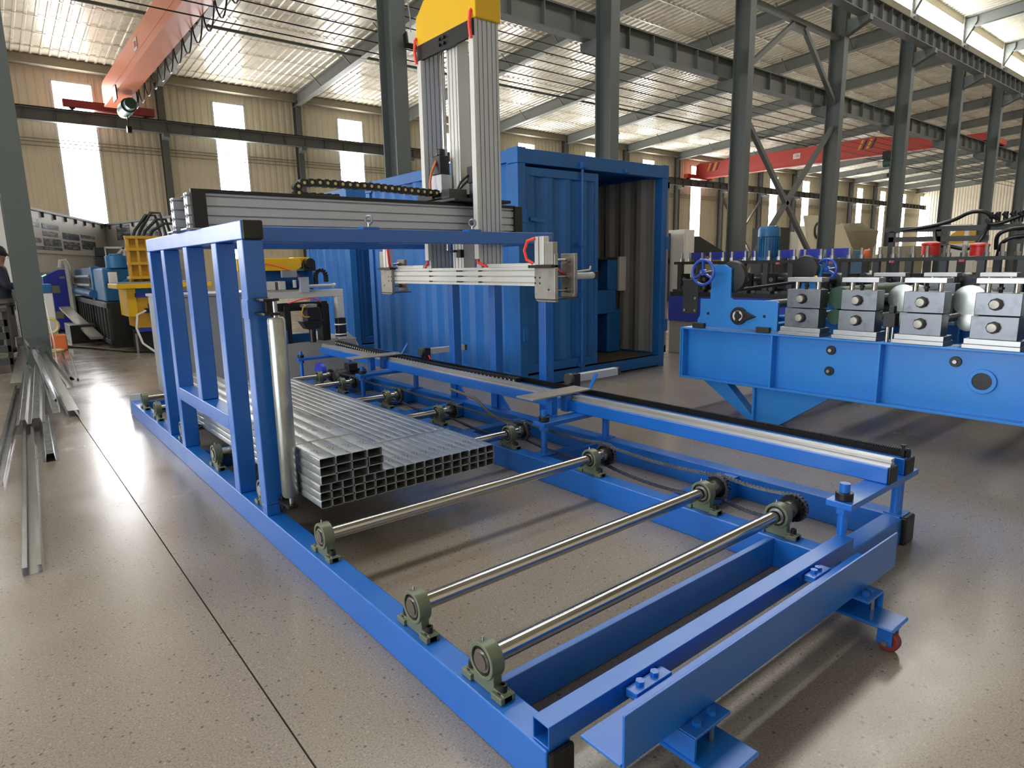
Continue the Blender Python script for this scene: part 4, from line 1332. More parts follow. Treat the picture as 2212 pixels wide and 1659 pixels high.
obj('body', MB().prism([(29.9, 0), (33.6, 0), (32.6, 1.6), (31.2, 2.9), (29.9, 2.9)], 'y', 14.0, 15.5), M['wall'], hb, .02)
obj('panel', MB().prism([(27.4, 3.2), (29.2, 3.25), (29.3, 1.75), (28.0, 1.75)], 'y', 13.9, 14.0), M['wall'], hb, .01)
obj('round_port', MB().torus((28.6, 13.88, 2.6), (0, 1, 0), .32, .05, 28, 8), M['dgrey'], hb)
cv = thing('covered_mixer', (34.2, 15.0, 0), 'grey cone shaped mixer standing beside the cream hopper', 'machine')
obj('cone', MB().lathe((34.4, 15.0, .3), (0, 0, 1), [(0, .3), (.9, .5), (1.7, 1.1), (2.4, 1.2), (2.6, .6), (2.8, .5)], 18), M['wall2'], cv)
obj('stand', B(33.6, 35.2, 14.4, 15.6, 0, .5), M['wall2'], cv)
yw = thing('cable_drum', (46.0, 13.4, 0), 'yellow drum disc behind the red pots', 'drum')
obj('flange', MB().cyl((45.9, 13.4, 2.0), (46.1, 13.4, 2.0), 1.0, 28), M['oyellow'], yw, .02)
obj('cradle', B(45.7, 46.3, 12.6, 14.2, 0, 1.0), M['wall2'], yw)
for x, y, z1, mm, lab in ((33.0, 9.6, 1.9, 'white', 'white cabinet behind the red pots'), (24.5, 9.0, 1.75, 'wall2', 'beige cabinet on the shop floor beyond the roll line'), (20.5, 9.3, 1.62, 'oblue', 'small blue machine on the shop floor beyond the roll line')):
    t = thing('cabinet', (x, y, 0), lab, 'cabinet')
    obj('body', B(x - .6, x + .6, y - .5, y + .5, 0, z1), M[mm], t, .02)
    obj('door', B(x - .62, x - .6, y - .4, y + .4, .2, z1 - .2), M[mm], t, .01)
gt = thing('gantry_stand', (26.2, 8.6, 0), 'white tubular portal frame beyond the roll forming line', 'frame')
for x, y in ((26.2, 7.6), (26.2, 9.8)):
    obj('leg', B(x - .06, x + .06, y - .06, y + .06, 0, 2.3), M['white'], gt, .01)
obj('crossbar', B(26.12, 26.28, 7.5, 9.9, 2.3, 2.45), M['white'], gt, .01)
bn = thing('banner', (93.6, 13.6, 4), 'faded red banner on the end wall with white lettering', 'banner')
obj('cloth', B(93.55, 93.6, 8.5, 18.6, 3.7, 6.4), M['pink'], bn)
for k, y in enumerate((17.2, 16.2, 14.4, 12.4, 11.5, 10.6)):
    obj('letter', MB().box(93.50, 93.55, y - .12, y + .12, 4.2, 5.8).box(93.50, 93.55, y - .5, y + .12, 4.9 + .3 * (k % 2), 5.1 + .3 * (k % 2)), M['white'], bn)
wd = thing('pendant_lamp', (27.8, 25, 8), 'round white lamp shade hanging under the far roof', 'lamp')
obj('shade', MB().lathe((27.5, 25.0, 8.2), (0, 0, 1), [(0, .45), (.1, .42), (.5, .25), (.7, .12)], 20), M['white'], wd)
obj('cord', MB().cyl((27.5, 25, 8.8), (27.5, 25, 9.6), .02, 6), M['black'], wd)


# ---------------------------------------------------------------- bridge cranes in the far bay
def crane(x, y0, y1, z0, z1, m, label, mend, hoist_y, sign_y, stripes, festoon):
    t = thing('bridge_crane', (x, (y0 + y1) / 2, z0), label, 'crane')
    g = obj('girder', MB().prism([(y0, z0 + .25), (y0 + .9, z0 + .07), (y1 - .9, z0 + .07), (y1, z0 + .25), (y1, z1 - .12), (y1 - .35, z1), (y0 + 6.5, z1), (y0 + 3.2, z0 + .55), (y0, z0 + .45)], 'x', x - .18, x + .18), m, t, .01)
    obj('bottom_flange', B(x - .3, x + .3, y0 + .9, y1 - .9, z0, z0 + .07), m, g)
    obj('web_seam', B(x - .19, x - .18, y0 + .4, y1 - .4, z0 + .42, z0 + .46), m, g)
    for ye, zb in ((y1 - .1, 7.69), (y0 + .2, 7.52)):
        ec = obj('end_carriage', B(x - 1.6, x + 1.6, ye - .2, ye + .2, zb + .06, zb + .36), mend, t, .02)
        for xx in (x - 1.3, x + 1.3):
            obj('wheel', MB().cyl((xx, ye - .12, zb + .14), (xx, ye + .12, zb + .14), .14, 18), M['bsteel'], ec)
        if ye < 20:
            obj('carriage_post', B(x - .2, x + .2, ye - .2, ye + .2, zb + .36, z0 + .5), mend, ec)
    h = obj('hoist', MB().cyl((x, hoist_y - .45, z0 - .5), (x, hoist_y + .35, z0 - .5), .25, 22), M['hgreen'], t, .01)
    obj('hoist_motor', MB().cyl((x, hoist_y - .85, z0 - .5), (x, hoist_y - .45, z0 - .5), .19, 20), M['hgreen'], h)
    obj('hoist_gearbox', MB().cyl((x, hoist_y + .35, z0 - .54), (x, hoist_y + .65, z0 - .54), .22, 20), M['wall'], h)
    for sx in (-.34, .30):
        obj('hoist_trolley', B(x + sx, x + sx + .04, hoist_y - .35, hoist_y + .35, z0 - .3, z0 + .18), M['bsteel'], h)
    obj('hoist_rope', MB().cyl((x, hoist_y, z0 - 1.15), (x, hoist_y, z0 - .7), .02, 6), M['bsteel'], h)
    obj('hook_block', MB().cyl((x - .07, hoist_y, z0 - 1.25), (x + .07, hoist_y, z0 - 1.25), .13, 16), M['bsteel'], h)
    sg = obj('capacity_sign', B(x - .2, x - .185, sign_y - .25, sign_y + .25, z0 + .5, z0 + .85), M['white'], t)
    f = bpy.data.curves.new('lettering', 'FONT')
    f.body = '10t'
    f.size = .3
    f.align_x, f.align_y = 'CENTER', 'CENTER'
    f.extrude = .003
    f.materials.append(M['tagred'])
    fo = bpy.data.objects.new('lettering_curve', f)
    C.objects.link(fo)
    bpy.context.view_layer.update()
    fm = bpy.data.meshes.new_from_object(fo.evaluated_get(bpy.context.evaluated_depsgraph_get()))
    bpy.data.objects.remove(fo)
    fo = bpy.data.objects.new('lettering', fm)
    C.objects.link(fo)
    fo.parent = sg
    fo.location = Vector((x - .206, sign_y, z0 + .67)) - WORLD[sg]
    WORLD[fo] = WORLD[sg]
    fo.rotation_euler = (PI / 2, 0, -PI / 2)
    if stripes:
        for ye in (y0 + 6.6, y1 - 1.9):
            for k in range(4):
                y = ye + .26 * k
                obj('stripe', MB().prism([(y, z0 + .5), (y + .13, z0 + .5), (y - .12, z1 - .1), (y - .25, z1 - .1)], 'x', x - .186, x - .18), M['oyellow' if k % 2 else 'black'], g)
    if festoon:
        r = obj('festoon_track', MB().bar((x + .34, y0 + 1, z0 + .2), (x + .34, y1 - .6, z0 + .2), .04, .05), M['gsteel'], t)
        y = y1 - .8
        while y > y0 + 3:
            pts = [(x + .36, y - 1.1 * k / 8, z0 + .15 - .62 * math.sin(PI * k / 8) ** .7) for k in range(9)]
            obj('festoon_cable', MB().path(pts, .022, 6), M['rubber'], r)
            y -= 1.1
    return t


crane(4.92, 12.05, 31.8, 7.78, 8.85, M['orange'], 'faded orange bridge crane girder running to the window wall', M['dred'], 28.2, 24.5, False, True)
crane(45.0, 12.05, 31.8, 7.72, 8.9, M['red'], 'red bridge crane with striped ends seen beyond the container', M['red'], 17.6, 23.6, True, False)
hz = thing('end_carriage', (58.7, 12.25, 7.52), 'short red crane carriage on the column row runway', 'crane')
obj('beam', B(56.5, 61.0, 12.05, 12.45, 7.62, 8.1), M['tagred'], hz, .02)
for x in (57, 60.5):
    obj('wheel', MB().cyl((x, 12.1, 7.67), (x, 12.4, 7.67), .15, 16), M['bsteel'], hz)
fld = thing('flood_light', (6.86, 11.3, 5.4), 'small black flood light hung on the column behind the container', 'lamp')
obj('housing', MB().prism([(11.22, 5.48), (11.34, 5.42), (11.38, 5.66), (11.26, 5.70)], 'x', 6.72, 7.0), M['black'], fld, .01)
obj('lens', MB().prism([(11.205, 5.49), (11.22, 5.483), (11.258, 5.69), (11.245, 5.695)], 'x', 6.75, 6.97), M['white'], fld)
obj('wire', MB().path([(6.88, 11.35, 5.7), (6.90, 11.38, 6.0), (6.87, 11.40, 6.3), (6.88, 11.4, 6.6)], .012, 6), M['grey'], fld)

# ---------------------------------------------------------------- display boards
def picmat(i, a, b, c):
    m = bpy.data.materials.new('printed_picture_%d' % i)
    m.use_nodes = True
    n, l = m.node_tree.nodes, m.node_tree.links
    p = n['Principled BSDF']
    g = n.new('ShaderNodeNewGeometry')
    mp = n.new('ShaderNodeMapping')
    mp.inputs['Scale'].default_value = (1.5, 1.5, 7)
    mp.inputs['Location'].default_value = (i * 3.1, i, 0)
    l.new(g.outputs['Position'], mp.inputs[0])
    z = n.new('ShaderNodeTexNoise')
    z.inputs['Scale'].default_value = 2.2
    z.inputs['Detail'].default_value = 5
    l.new(mp.outputs[0], z.inputs['Vector'])
    r = n.new('ShaderNodeValToRGB')
    r.color_ramp.elements[0].position, r.color_ramp.elements[1].position = .35, .65
    r.color_ramp.elements[0].color, r.color_ramp.elements[1].color = lin(a) + [1], lin(b) + [1]
    e = r.color_ramp.elements.new(.5)
    e.color = lin(c) + [1]
    l.new(z.outputs['Fac'], r.inputs[0])
    l.new(r.outputs[0], p.inputs['Base Color'])
    p.inputs['Roughness'].default_value = .4
    return m


PM = [picmat(0, '#30343f', '#a9adb8', '#6a6f7e'), picmat(1, '#2c3340', '#8f96a6', '#4f586b'), picmat(2, '#39333c', '#b5b2b8', '#77737e')]


def board(pa, pb, h, label, pics, dark):
    pa, pb = Vector((*pa, 0)), Vector((*pb, 0))
    d = (pb - pa).normalized()
    L_ = (pb - pa).length
    nrm = Vector((d.y, -d.x, 0))
    if nrm.dot(-pa) < 0:
        nrm = -nrm
    t = thing('display_board', (pa + pb) / 2, label, 'board')
    obj('panel', MB().bar(pa + Vector((0, 0, h / 2)), pb + Vector((0, 0, h / 2)), .06, h), M['white'], t)
    obj('top_trim', MB().bar(pa + Vector((0, 0, h + .03)), pb + Vector((0, 0, h + .03)), .16, .06), M['dgrey'], t)
    for k in range(int(L_ / .9)):
        q = pa + d * (.5 + .9 * k) + nrm * .06
        obj('hook', MB().bar(q + Vector((0, 0, h - .14)), q + Vector((0, 0, h)), .05, .05), M['dgrey'], t)
    for k, (s0, z1, s1, z0) in enumerate(pics):
        z1, z0 = max(z0, z1) + .02, min(z0, z1) - .02
        obj('picture', MB().bar(pa + d * s0 + nrm * .036 + Vector((0, 0, (z0 + z1) / 2)), pa + d * s1 + nrm * .036 + Vector((0, 0, (z0 + z1) / 2)), .008, z1 - z0), PM[k % 3], t)
    obj('dado_rail', MB().bar(pa + nrm * .05 + Vector((0, 0, 1.94)), pb + nrm * .05 + Vector((0, 0, 1.94)), .05, .06), M['white'], t)
    obj('dado_rail', MB().bar(pa + nrm * .05 + Vector((0, 0, 1.42)), pb + nrm * .05 + Vector((0, 0, 1.42)), .04, .05), M['white'], t)
    return t


board((.598, 19.65), (3.62, 27.35), 3.0, 'white display board of machine pictures behind the blue console', [(1.567, 2.784, 2.019, 2.599), (2.204, 2.687, 3.453, 2.594), (2.191, 2.488, 3.32, 2.395), (2.178, 2.299, 3.506, 2.13), (3.718, 2.519, 5.179, 2.375), (5.378, 2.539, 6.773, 2.482), (3.718, 2.27, 5.153, 2.079), (5.378, 2.359, 6.799, 2.137), (1.594, 2.283, 1.992, 2.203), (1.594, 2.071, 3.519, 2.024)], True)
board((3.64, 27.32), (5.0, 21.7), 3.0, 'white display board with a dark picture behind the yellow machine', [(0.983, 2.934, 1.992, 2.482), (1.554, 2.349, 2.43, 2.017), (2.789, 2.867, 4.25, 2.071)], False)
fr = thing('steel_trestle', (2.9, 20.6, 0), 'small white braced frame standing before the display board corner', 'frame')
mb = MB()
for a, b in (((2.66, 0), (2.66, 2.03)), ((3.11, 0), (3.11, 2.03)), ((2.66, 2.03), (3.11, 2.03)), ((2.66, 1.52), (3.11, 2.03)), ((2.66, 1.52), (3.11, 1.52))):
    mb.bar((a[0], 20.6, a[1]), (b[0], 20.6, b[1]), .05, .05)
obj('frame', mb, M['white'], fr)

# blue operator console
cs = thing('operator_console', (1.35, 18.9, 0), 'blue operator console with sloping top next to the grey column', 'console')
obj('body', MB().prism([(1.10, .06), (1.55, .06), (1.55, 1.46), (1.42, 1.46), (1.10, 1.30)], 'y', 18.6, 19.3), M['rblue'], cs, .01)
obj('base', B(1.12, 1.53, 18.62, 19.28, 0, .06), M['black'], cs)
for z in (.92, .32):
    obj('vent_plate', B(1.22, 1.40, 18.59, 18.6, z, z + .17), M['wall2'], cs)
obj('name_plate', B(1.42, 1.52, 18.59, 18.6, 1.25, 1.30), M['gsteel'], cs)
obj('indicator', MB().cyl((1.14, 18.7, 1.32), (1.13, 18.7, 1.34), .05, 12), M['led'], cs)
obj('cable_arm', MB().path([(1.62, 18.6, .3), (1.62, 18.6, 1.0), (1.60, 18.6, 1.55), (1.56, 18.6, 1.66), (1.5, 18.6, 1.66), (1.47, 18.6, 1.5)], .06, 8), M['white'], cs)

# old blue machine on its black base
om = thing('straightening_machine', (2.4, 16.5, 0), 'old blue machine with pipes on a black ribbed base', 'machine')
obj('base_beam', B(1.7, 3.2, 13.8, 19.6, .72, .83), M['soot'], om, .01)
obj('base_beam', B(1.7, 3.2, 13.8, 19.6, .05, .14), M['soot'], om, .01)
obj('base_core', B(1.82, 3.1, 13.9, 19.5, 0, .74), M['soot'], om)
y = 13.8
while y < 19.6:
    obj('base_rib', B(1.70, 1.84, y, y + .05, .12, .74), M['dgrey'], om)
    y += .42
obj('base_front', MB().box(1.75, 3.2, 13.78, 13.84, .0, .83), M['soot'], om)
obj('body', B(1.75, 2.9, 14.2, 16.0, .83, 1.45), M['oblue'], om, .03)
obj('body', B(1.8, 2.8, 16.0, 19.3, 1.0, 1.48), M['oblue'], om, .03)
obj('upright', B(1.72, 1.85, 15.5, 15.7, .83, 1.5), M['oblue'], om, .01)
for z in (1.30, 1.12):
    obj('side_rail', MB().cyl((1.72, 15.8, z), (1.72, 19.4, z - .02), .035, 10), M['steel'], om)
obj('screw_barrel', MB().cyl((1.70, 15.4, .95), (1.70, 18.6, .97), .08, 14), M['oblue'], om)
for k in range(14):
    obj('rib', B(1.71, 1.75, 15.9 + .22 * k, 15.96 + .22 * k, 1.14, 1.28), M['dsteel'], om)
obj('cylinder', MB().cyl((2.02, 14.3, 1.45), (2.02, 14.3, 1.68), .19, 20).cyl((2.02, 14.3, 1.68), (2.02, 14.3, 1.72), .12, 16), M['oblue'], om, .01)
obj('cylinder', MB().cyl((2.55, 14.2, 1.35), (2.75, 14.0, 1.72), .16, 20), M['oblue'], om, .01)
obj('arm', MB().bar((2.0, 14.0, 1.12), (2.45, 14.0, 1.48), .1, .1).bar((2.45, 14.0, 1.48), (2.95, 14.0, 1.12), .1, .1), M['oblue'], om, .01)
obj('terminal_box', B(1.82, 1.95, 13.95, 14.1, 1.15, 1.38), M['white'], om, .01)
obj('pump', MB().cyl((2.2, 18.0, 1.48), (2.2, 18.0, 1.75), .13, 16).box(2.1, 2.3, 17.8, 18.0, 1.75, 1.95), M['dgrey'], om, .01)
obj('work_lamp', MB().ball((2.30, 16.4, 1.60), .12, .12, .10), M['white'], om)
for k, (dx, top_) in enumerate(((0, 2.45), (.09, 2.5), (.18, 2.38), (.3, 2.3))):
    pts = [(2.35 + dx, 14.4, 1.45), (2.28 + dx, 14.4, 1.85), (2.40 + dx, 14.4, 2.15), (2.62 + dx, 14.4, top_), (2.78 + dx, 14.4, top_), (2.84 + dx, 14.4, 2.1), (2.80 + dx, 14.4, 1.8)]
    obj('hose', MB().path(pts, .03, 8), M['rubber'], om)
obj('chute', MB().bar((1.35, 17.5, .62), (1.55, 14.4, .16), .20, .05), M['gsteel'], om)
obj('offcut_bin', B(1.22, 1.66, 15.3, 16.4, 0, .36), M['soot'], om, .01)

# yellow machine
ym = thing('yellow_press', (2.2, 13.0, 0), 'yellow machine with a flat yellow table beside the upright frame', 'machine')
obj('table', B(1.72, 3.2, 12.5, 13.5, 1.10, 1.18), M['yellow'], ym, .006)
obj('table_top', B(1.74, 3.2, 12.52, 13.48, 1.18, 1.20), M['grey'], ym)
obj('leg', B(1.86, 2.0, 12.6, 13.4, .62, 1.10), M['yellow'], ym, .01)
obj('cabinet', B(1.98, 3.1, 12.62, 13.5, .42, .95), M['oyellow'], ym, .01)
for x in (2.2, 2.48, 2.76):
    obj('panel_gap', B(x - .008, x + .008, 12.612, 12.625, .42, .95), M['soot'], ym)
obj('blue_rail', B(1.98, 3.1, 12.6, 12.65, .95, 1.02), M['rblue'], ym)
obj('blue_rail', B(1.98, 3.1, 12.6, 12.65, .36, .42), M['rblue'], ym)
obj('under_frame', B(2.0, 3.1, 12.7, 13.4, 0, .36), M['soot'], ym)
ug = obj('guard', MB().box(2.05, 2.7, 13.2, 13.6, 1.25, 1.30), M['oyellow'], ym)
for k in range(5):
    x = 2.07 + .15 * k
    obj('guard_bar', B(x, x + .04, 13.38, 13.42, 1.2, 2.0), M['oyellow'], ug)
for z in (1.5, 1.75, 1.96):
    obj('guard_bar', B(2.05, 2.75, 13.37, 13.43, z, z + .05), M['oyellow'], ug)
obj('guard_sheet', B(2.06, 2.74, 13.44, 13.46, 1.2, 2.0), M['oyellow'], ug)
obj('valve', MB().box(2.10, 2.25, 12.52, 12.6, .68, .76).cyl((2.17, 12.55, .76), (2.17, 12.55, .84), .02, 8), M['soot'], ym)
obj('air_pipe', MB().path([(2.10, 12.5, .72), (1.95, 12.4, .66), (1.90, 12.3, .45), (1.95, 12.2, .2), (2.1, 12.1, .05), (2.25, 12.1, .02)], .018, 8), M['white'], ym)
obj('leg', B(1.90, 1.93, 12.5, 12.53, 0, .34), M['gsteel'], ym)

# drilling unit behind the tube stack
du = thing('drilling_unit', (2.9, 7.9, 0), 'drilling unit with white portal frame and yellow beam behind the tubes', 'machine')
obj('base', B(2.3, 3.62, 7.62, 8.9, 0, .50), M['cgrey'], du, .01)
obj('side_cabinet', B(1.45, 2.45, 7.60, 8.4, 0, 1.10), M['grey'], du, .01)
obj('cabinet_lid', B(1.43, 2.47, 7.58, 8.42, 1.10, 1.13), M['grey'], du, .004)
obj('portal_beam', B(2.40, 3.47, 7.60, 7.70, 1.035, 1.12), M['white'], du, .006)
obj('portal_post', B(3.38, 3.47, 7.60, 7.70, .50, 1.035), M['white'], du, .006)
obj('portal_post', B(2.40, 2.49, 7.60, 7.70, .50, 1.035), M['white'], du, .006)
obj('yellow_beam', MB().prism([(2.2, 1.36), (2.86, 1.36), (2.93, 1.40), (2.93, 1.47), (2.88, 1.50), (2.2, 1.50)], 'y', 7.5, 7.75), M['yellow'], du, .006)
obj('yellow_cover', B(2.86, 3.06, 7.56, 7.7, 1.43, 1.51), M['yellow'], du, .006)
obj('beam_motor', MB().cyl((3.02, 7.45, 1.44), (3.02, 7.8, 1.44), .06, 18).box(2.95, 3.1, 7.5, 7.75, 1.35, 1.44), M['black'], du, .006)
obj('carriage', MB().box(2.45, 3.15, 7.72, 8.0, 1.13, 1.36), M['cblue2'], du, .01)
for bb in ((2.5, 2.62, 7.55, 7.7, 1.14, 1.24), (2.66, 2.74, 7.55, 7.7, 1.14, 1.24), (2.84, 2.87, 7.55, 7.6, 1.16, 1.25)):
    obj('slide_block', B(*bb), M['white'], du, .004)
obj('junction_box', B(2.68, 2.86, 7.48, 7.52, 1.28, 1.36), M['grey'], du, .004)
obj('rail_bracket', MB().box(2.91, 3.02, 7.54, 7.6, 1.10, 1.28), M['alu'], du, .003)
obj('air_cylinder', MB().cyl((2.95, 7.56, 1.17), (3.32, 7.56, 1.17), .022, 14).cyl((3.32, 7.56, 1.17), (3.35, 7.56, 1.17), .03, 14), M['alu'], du)
cable_chain(du, [(3.12, 7.58, 1.19), (3.12, 7.58, 1.30), (3.14, 7.58, 1.345), (3.185, 7.58, 1.36), (3.23, 7.58, 1.345), (3.25, 7.58, 1.30), (3.25, 7.58, 1.19)], .03, .05, .045, dots=False)
obj('drill_head', MB().box(2.72, 2.80, 7.62, 7.8, .5, .95).box(2.55, 2.64, 7.62, 7.8, .5, .95).box(2.55, 3.28, 7.66, 7.8, .88, .98).box(3.18, 3.28, 7.62, 7.8, .5, .95), M['black'], du, .006)
obj('spindle_motor', MB().box(2.95, 3.12, 7.5, 7.66, .76, .92).prism([(2.88, .76), (3.16, .76), (3.10, .66), (2.95, .66)], 'y', 7.5, 7.66).cyl((3.02, 7.55, .5), (3.02, 7.55, .68), .04, 14), M['black'], du, .006)
obj('motor_lid', B(2.93, 3.08, 7.5, 7.66, .92, .96), M['gsteel'], du, .004)
obj('yellow_cable', MB().path([(2.96, 7.5, .95), (2.90, 7.48, .93), (2.88, 7.48, .86), (2.90, 7.48, .82), (2.97, 7.49, .81)], .008, 6), M['oyellow'], du)
obj('vice', MB().box(2.62, 2.74, 7.6, 7.9, .5, .66).box(2.8, 3.1, 7.7, 7.9, .5, .6), M['cblue2'], du, .006)
obj('camera_post', MB().box(3.30, 3.40, 7.42, 7.52, .55, .78), M['black'], du, .006)
obj('post_ring', MB().torus((3.35, 7.47, .70), (0, 0, 1), .07, .008, 18, 6).torus((3.35, 7.47, .58), (0, 0, 1), .07, .008, 18, 6), M['white'], du)
obj('air_hose', MB().path([(2.75, 7.55, .98), (2.9, 7.52, 1.02), (3.05, 7.52, 1.03), (3.15, 7.55, .98)], .008, 6), M['hose'], du)
obj('air_hose', MB().path([(2.3, 7.48, 1.38), (2.45, 7.46, 1.45), (2.6, 7.47, 1.42), (2.75, 7.48, 1.37), (2.85, 7.5, 1.33), (2.9, 7.52, 1.28)], .007, 6), M['hose'], du)
obj('rounded_foot', MB().prism([(3.45, 0), (3.75, 0), (3.75, .3), (3.68, .45), (3.58, .56), (3.45, .6)], 'y', 7.75, 7.9), M['white'], du, .01)

# ---------------------------------------------------------------- galvanized offcuts on the floor
SEC = {
    'channel': ([(-.05, .05), (-.05, 0), (.05, 0), (.05, .05)], 1),
    'hat': ([(-.10, .0), (-.06, .0), (-.045, .06), (.045, .06), (.06, .0), (.10, .0)], 0),
    'lip': ([(-.02, .04), (-.045, .04), (-.045, 0), (.045, 0), (.045, .04), (.02, .04)], 1),
    'angle': ([(-.05, .0), (.0, .045), (.05, .0)], 0),
    'cover': ([(-.06, 0), (-.06, .055), (.06, .055), (.06, 0)], 0),
    'wave': ([(-.13, .03), (-.10, .03), (-.085, .075), (-.02, .075), (-.005, .03), (.03, .03), (.045, .075), (.09, .075), (.105, .03), (.13, .03)], 0),
}


def offcut(p0, p1, sec, z0, z1, label, wid=1.0, roll=0.0):
    pr = SEC[sec][0]
    d = (Vector((*p1, z1)) - Vector((*p0, z0)))
    L_ = d.length
    d.normalize()
    a = d.cross(Vector((0, 0, 1))).normalized()
    b = a.cross(d)
    cr, sr = math.cos(roll), math.sin(roll)
    a, b = a * cr + b * sr, b * cr - a * sr
    mb = MB()
    for i in range(len(pr) - 1):
        (u0, v0), (u1, v1) = pr[i], pr[i + 1]
        nx, ny = -(v1 - v0), (u1 - u0)
        k = .0016 / math.hypot(nx, ny)
        q = []
        for t in (0, 1):
            base = Vector((*p0, z0)) + d * (L_ * t)
            for u, v in ((u0, v0), (u1, v1), (u1 + nx * k, v1 + ny * k), (u0 + nx * k, v0 + ny * k)):
                q.append(base + a * (u * wid) + b * v)
        mb.add(q, [(0, 1, 2, 3), (7, 6, 5, 4), (0, 4, 5, 1), (1, 5, 6, 2), (2, 6, 7, 3), (3, 7, 4, 0)])
    o = obj('steel_offcut', mb, M['scrap'])
    return tag(o, label, 'offcut', 'galvanized offcuts piled on the floor')


offcut((.345, 11.2), (.16, 9.5), 'cover', .34, .06, 'wide bright cover profile at the top left of the offcut pile', 1.0)
offcut((.18, 9.6), (-.10, 5.3), 'lip', .03, .0, 'long square profile running out of the picture from the offcut pile', .8)
offcut((.36, 9.9), (.17, 6.95), 'wave', .20, .05, 'wide wavy profile in the middle of the offcut pile', .8)
offcut((.50, 10.8), (.525, 7.44), 'cover', .25, .01, 'straight offcut ending nearest the floor joint crossing', .75)
offcut((.535, 11.3), (.665, 9.4), 'channel', .28, .0, 'channel offcut reaching furthest to the right of the pile', .75)
offcut((.75, 12.6), (.685, 10.7), 'channel', .0, .0, 'short channel offcut beside the two flat strips', .7)
offcut((.89, 13.4), (.74, 10.1), 'angle', .0, .0, 'thin flat offcut strip lying apart beside the pile', .8)
offcut((.29, 7.3), (.225, 5.76), 'hat', .02, .0, 'short hat profile ending in front of the floor joint', .5)
offcut((.16, 7.2), (.007, 3.59), 'lip', .03, .0, 'long lipped offcut coming closest to the camera', .85)
offcut((.47, 11.0), (.37, 7.05), 'channel', .30, .13, 'narrow channel offcut on top of the wavy profile', .6)
offcut((.43, 10.8), (.43, 7.6), 'angle', .36, .15, 'creased angle offcut between the channel offcuts', .8)
offcut((.405, 11.35), (.455, 10.7), 'cover', .42, .36, 'short upturned cover profile resting on top of the pile', .8)
offcut((.30, 10.9), (.25, 8.6), 'channel', .26, .06, 'dull channel offcut between the bright cover and wavy profile', .6)
offcut((1.02, 13.3), (.80, 9.95), 'angle', .0, .0, 'outermost flat strip on the bare floor right of the pile', .25)

# orange reel, coil and cable by the column
rl_ = thing('cable_reel', (.80, 14.4, 0), 'orange cable reel box on the floor by the column', 'reel')
obj('box', B(.58, .78, 14.2, 14.5, .02, .26), M['tagred'], rl_, .02)
obj('box', B(.84, 1.06, 14.15, 14.45, .0, .28), M['cable'], rl_, .02)
obj('coil', MB().torus((.86, 14.7, .42), (.1, 1, .2), .14, .03, 22, 8), M['dot'], rl_)
obj('loose_tape', MB().torus((.82, 14.0, .02), (0, 0, 1), .16, .02, 22, 6), M['dot'], rl_)
cb_ = [(1.0, 14.9, .02), (1.17, 14.45, .02), (1.40, 13.95, .02), (1.60, 13.4, .02), (1.85, 12.75, .02), (2.2, 12.3, .02), (2.9, 12.0, .02)]
tag(obj('power_cable', MB().path(cb_, .02, 8), M['rubber']), 'thick black power cable lying across the floor towards the yellow machine', 'cable')
tag(obj('hanging_cord', MB().path([(.66, 11.42, 1.0), (.67, 11.40, .8), (.68, 11.38, .6), (.69, 11.36, .42), (.69, 11.35, .30), (.69, 11.34, .0)], .008, 6), M['white']), 'thin pale cord hanging down the grey column', 'cord')

# dark trolley and pale machine at the left edge
tr = thing('tool_trolley', (0.0, 11.7, 0), 'dark slatted tool trolley at the left edge in front of the man', 'trolley')
obj('deck', B(-.6, .22, 11.4, 12.0, .86, .93), M['dgrey'], tr, .01)
for z in (.12, .30, .48, .66):
    obj('slat', B(-.6, .20, 11.42, 11.46, z, z + .10), M['dgrey'], tr, .004)
for x in (-.6, .16):
    for y in (11.42, 11.94):
        obj('leg', B(x, x + .05, y, y + .05, 0, .86), M['soot'], tr)
obj('load', MB().box(.0, .14, 11.5, 11.8, .93, 1.02), M['dgrey'], tr, .01)
bx = thing('gear_motor', (.40, 12.4, 0), 'grey gear motor on the floor between trolley and column', 'motor')
obj('body', MB().cyl((.28, 12.4, .24), (.50, 12.4, .24), .19, 18).box(.29, .49, 12.24, 12.58, 0, .12), M['dgrey'], bx, .01)
obj('shaft', MB().cyl((.22, 12.4, .24), (.56, 12.4, .24), .04, 10), M['bsteel'], bx)
pm = thing('white_lathe', (.75, 14.6, 0), 'pale machine with blue band behind the grey column', 'machine')
obj('body', MB().prism([(.44, .0), (1.0, .0), (1.0, 1.02), (.58, 1.02), (.44, .86)], 'y', 14.9, 15.5), M['white'], pm, .02)
obj('band', B(.42, 1.0, 14.88, 15.5, 1.02, 1.18), M['oblue'], pm, .01)
obj('top', B(.42, .8, 14.88, 15.3, 1.18, 1.22), M['white'], pm, .01)
wp = thing('white_partition', (.35, 16.2, 0), 'narrow white partition panel behind the man', 'panel')
obj('panel', B(.30, .60, 15.9, 15.96, 1.15, 2.75), M['white'], wp, .005)
obj('dark_screen', B(-.9, .29, 15.92, 15.96, 0, 2.6), M['soot'], wp)
obj('post', B(.36, .42, 15.96, 16.02, 0, 1.2), M['dgrey'], wp)


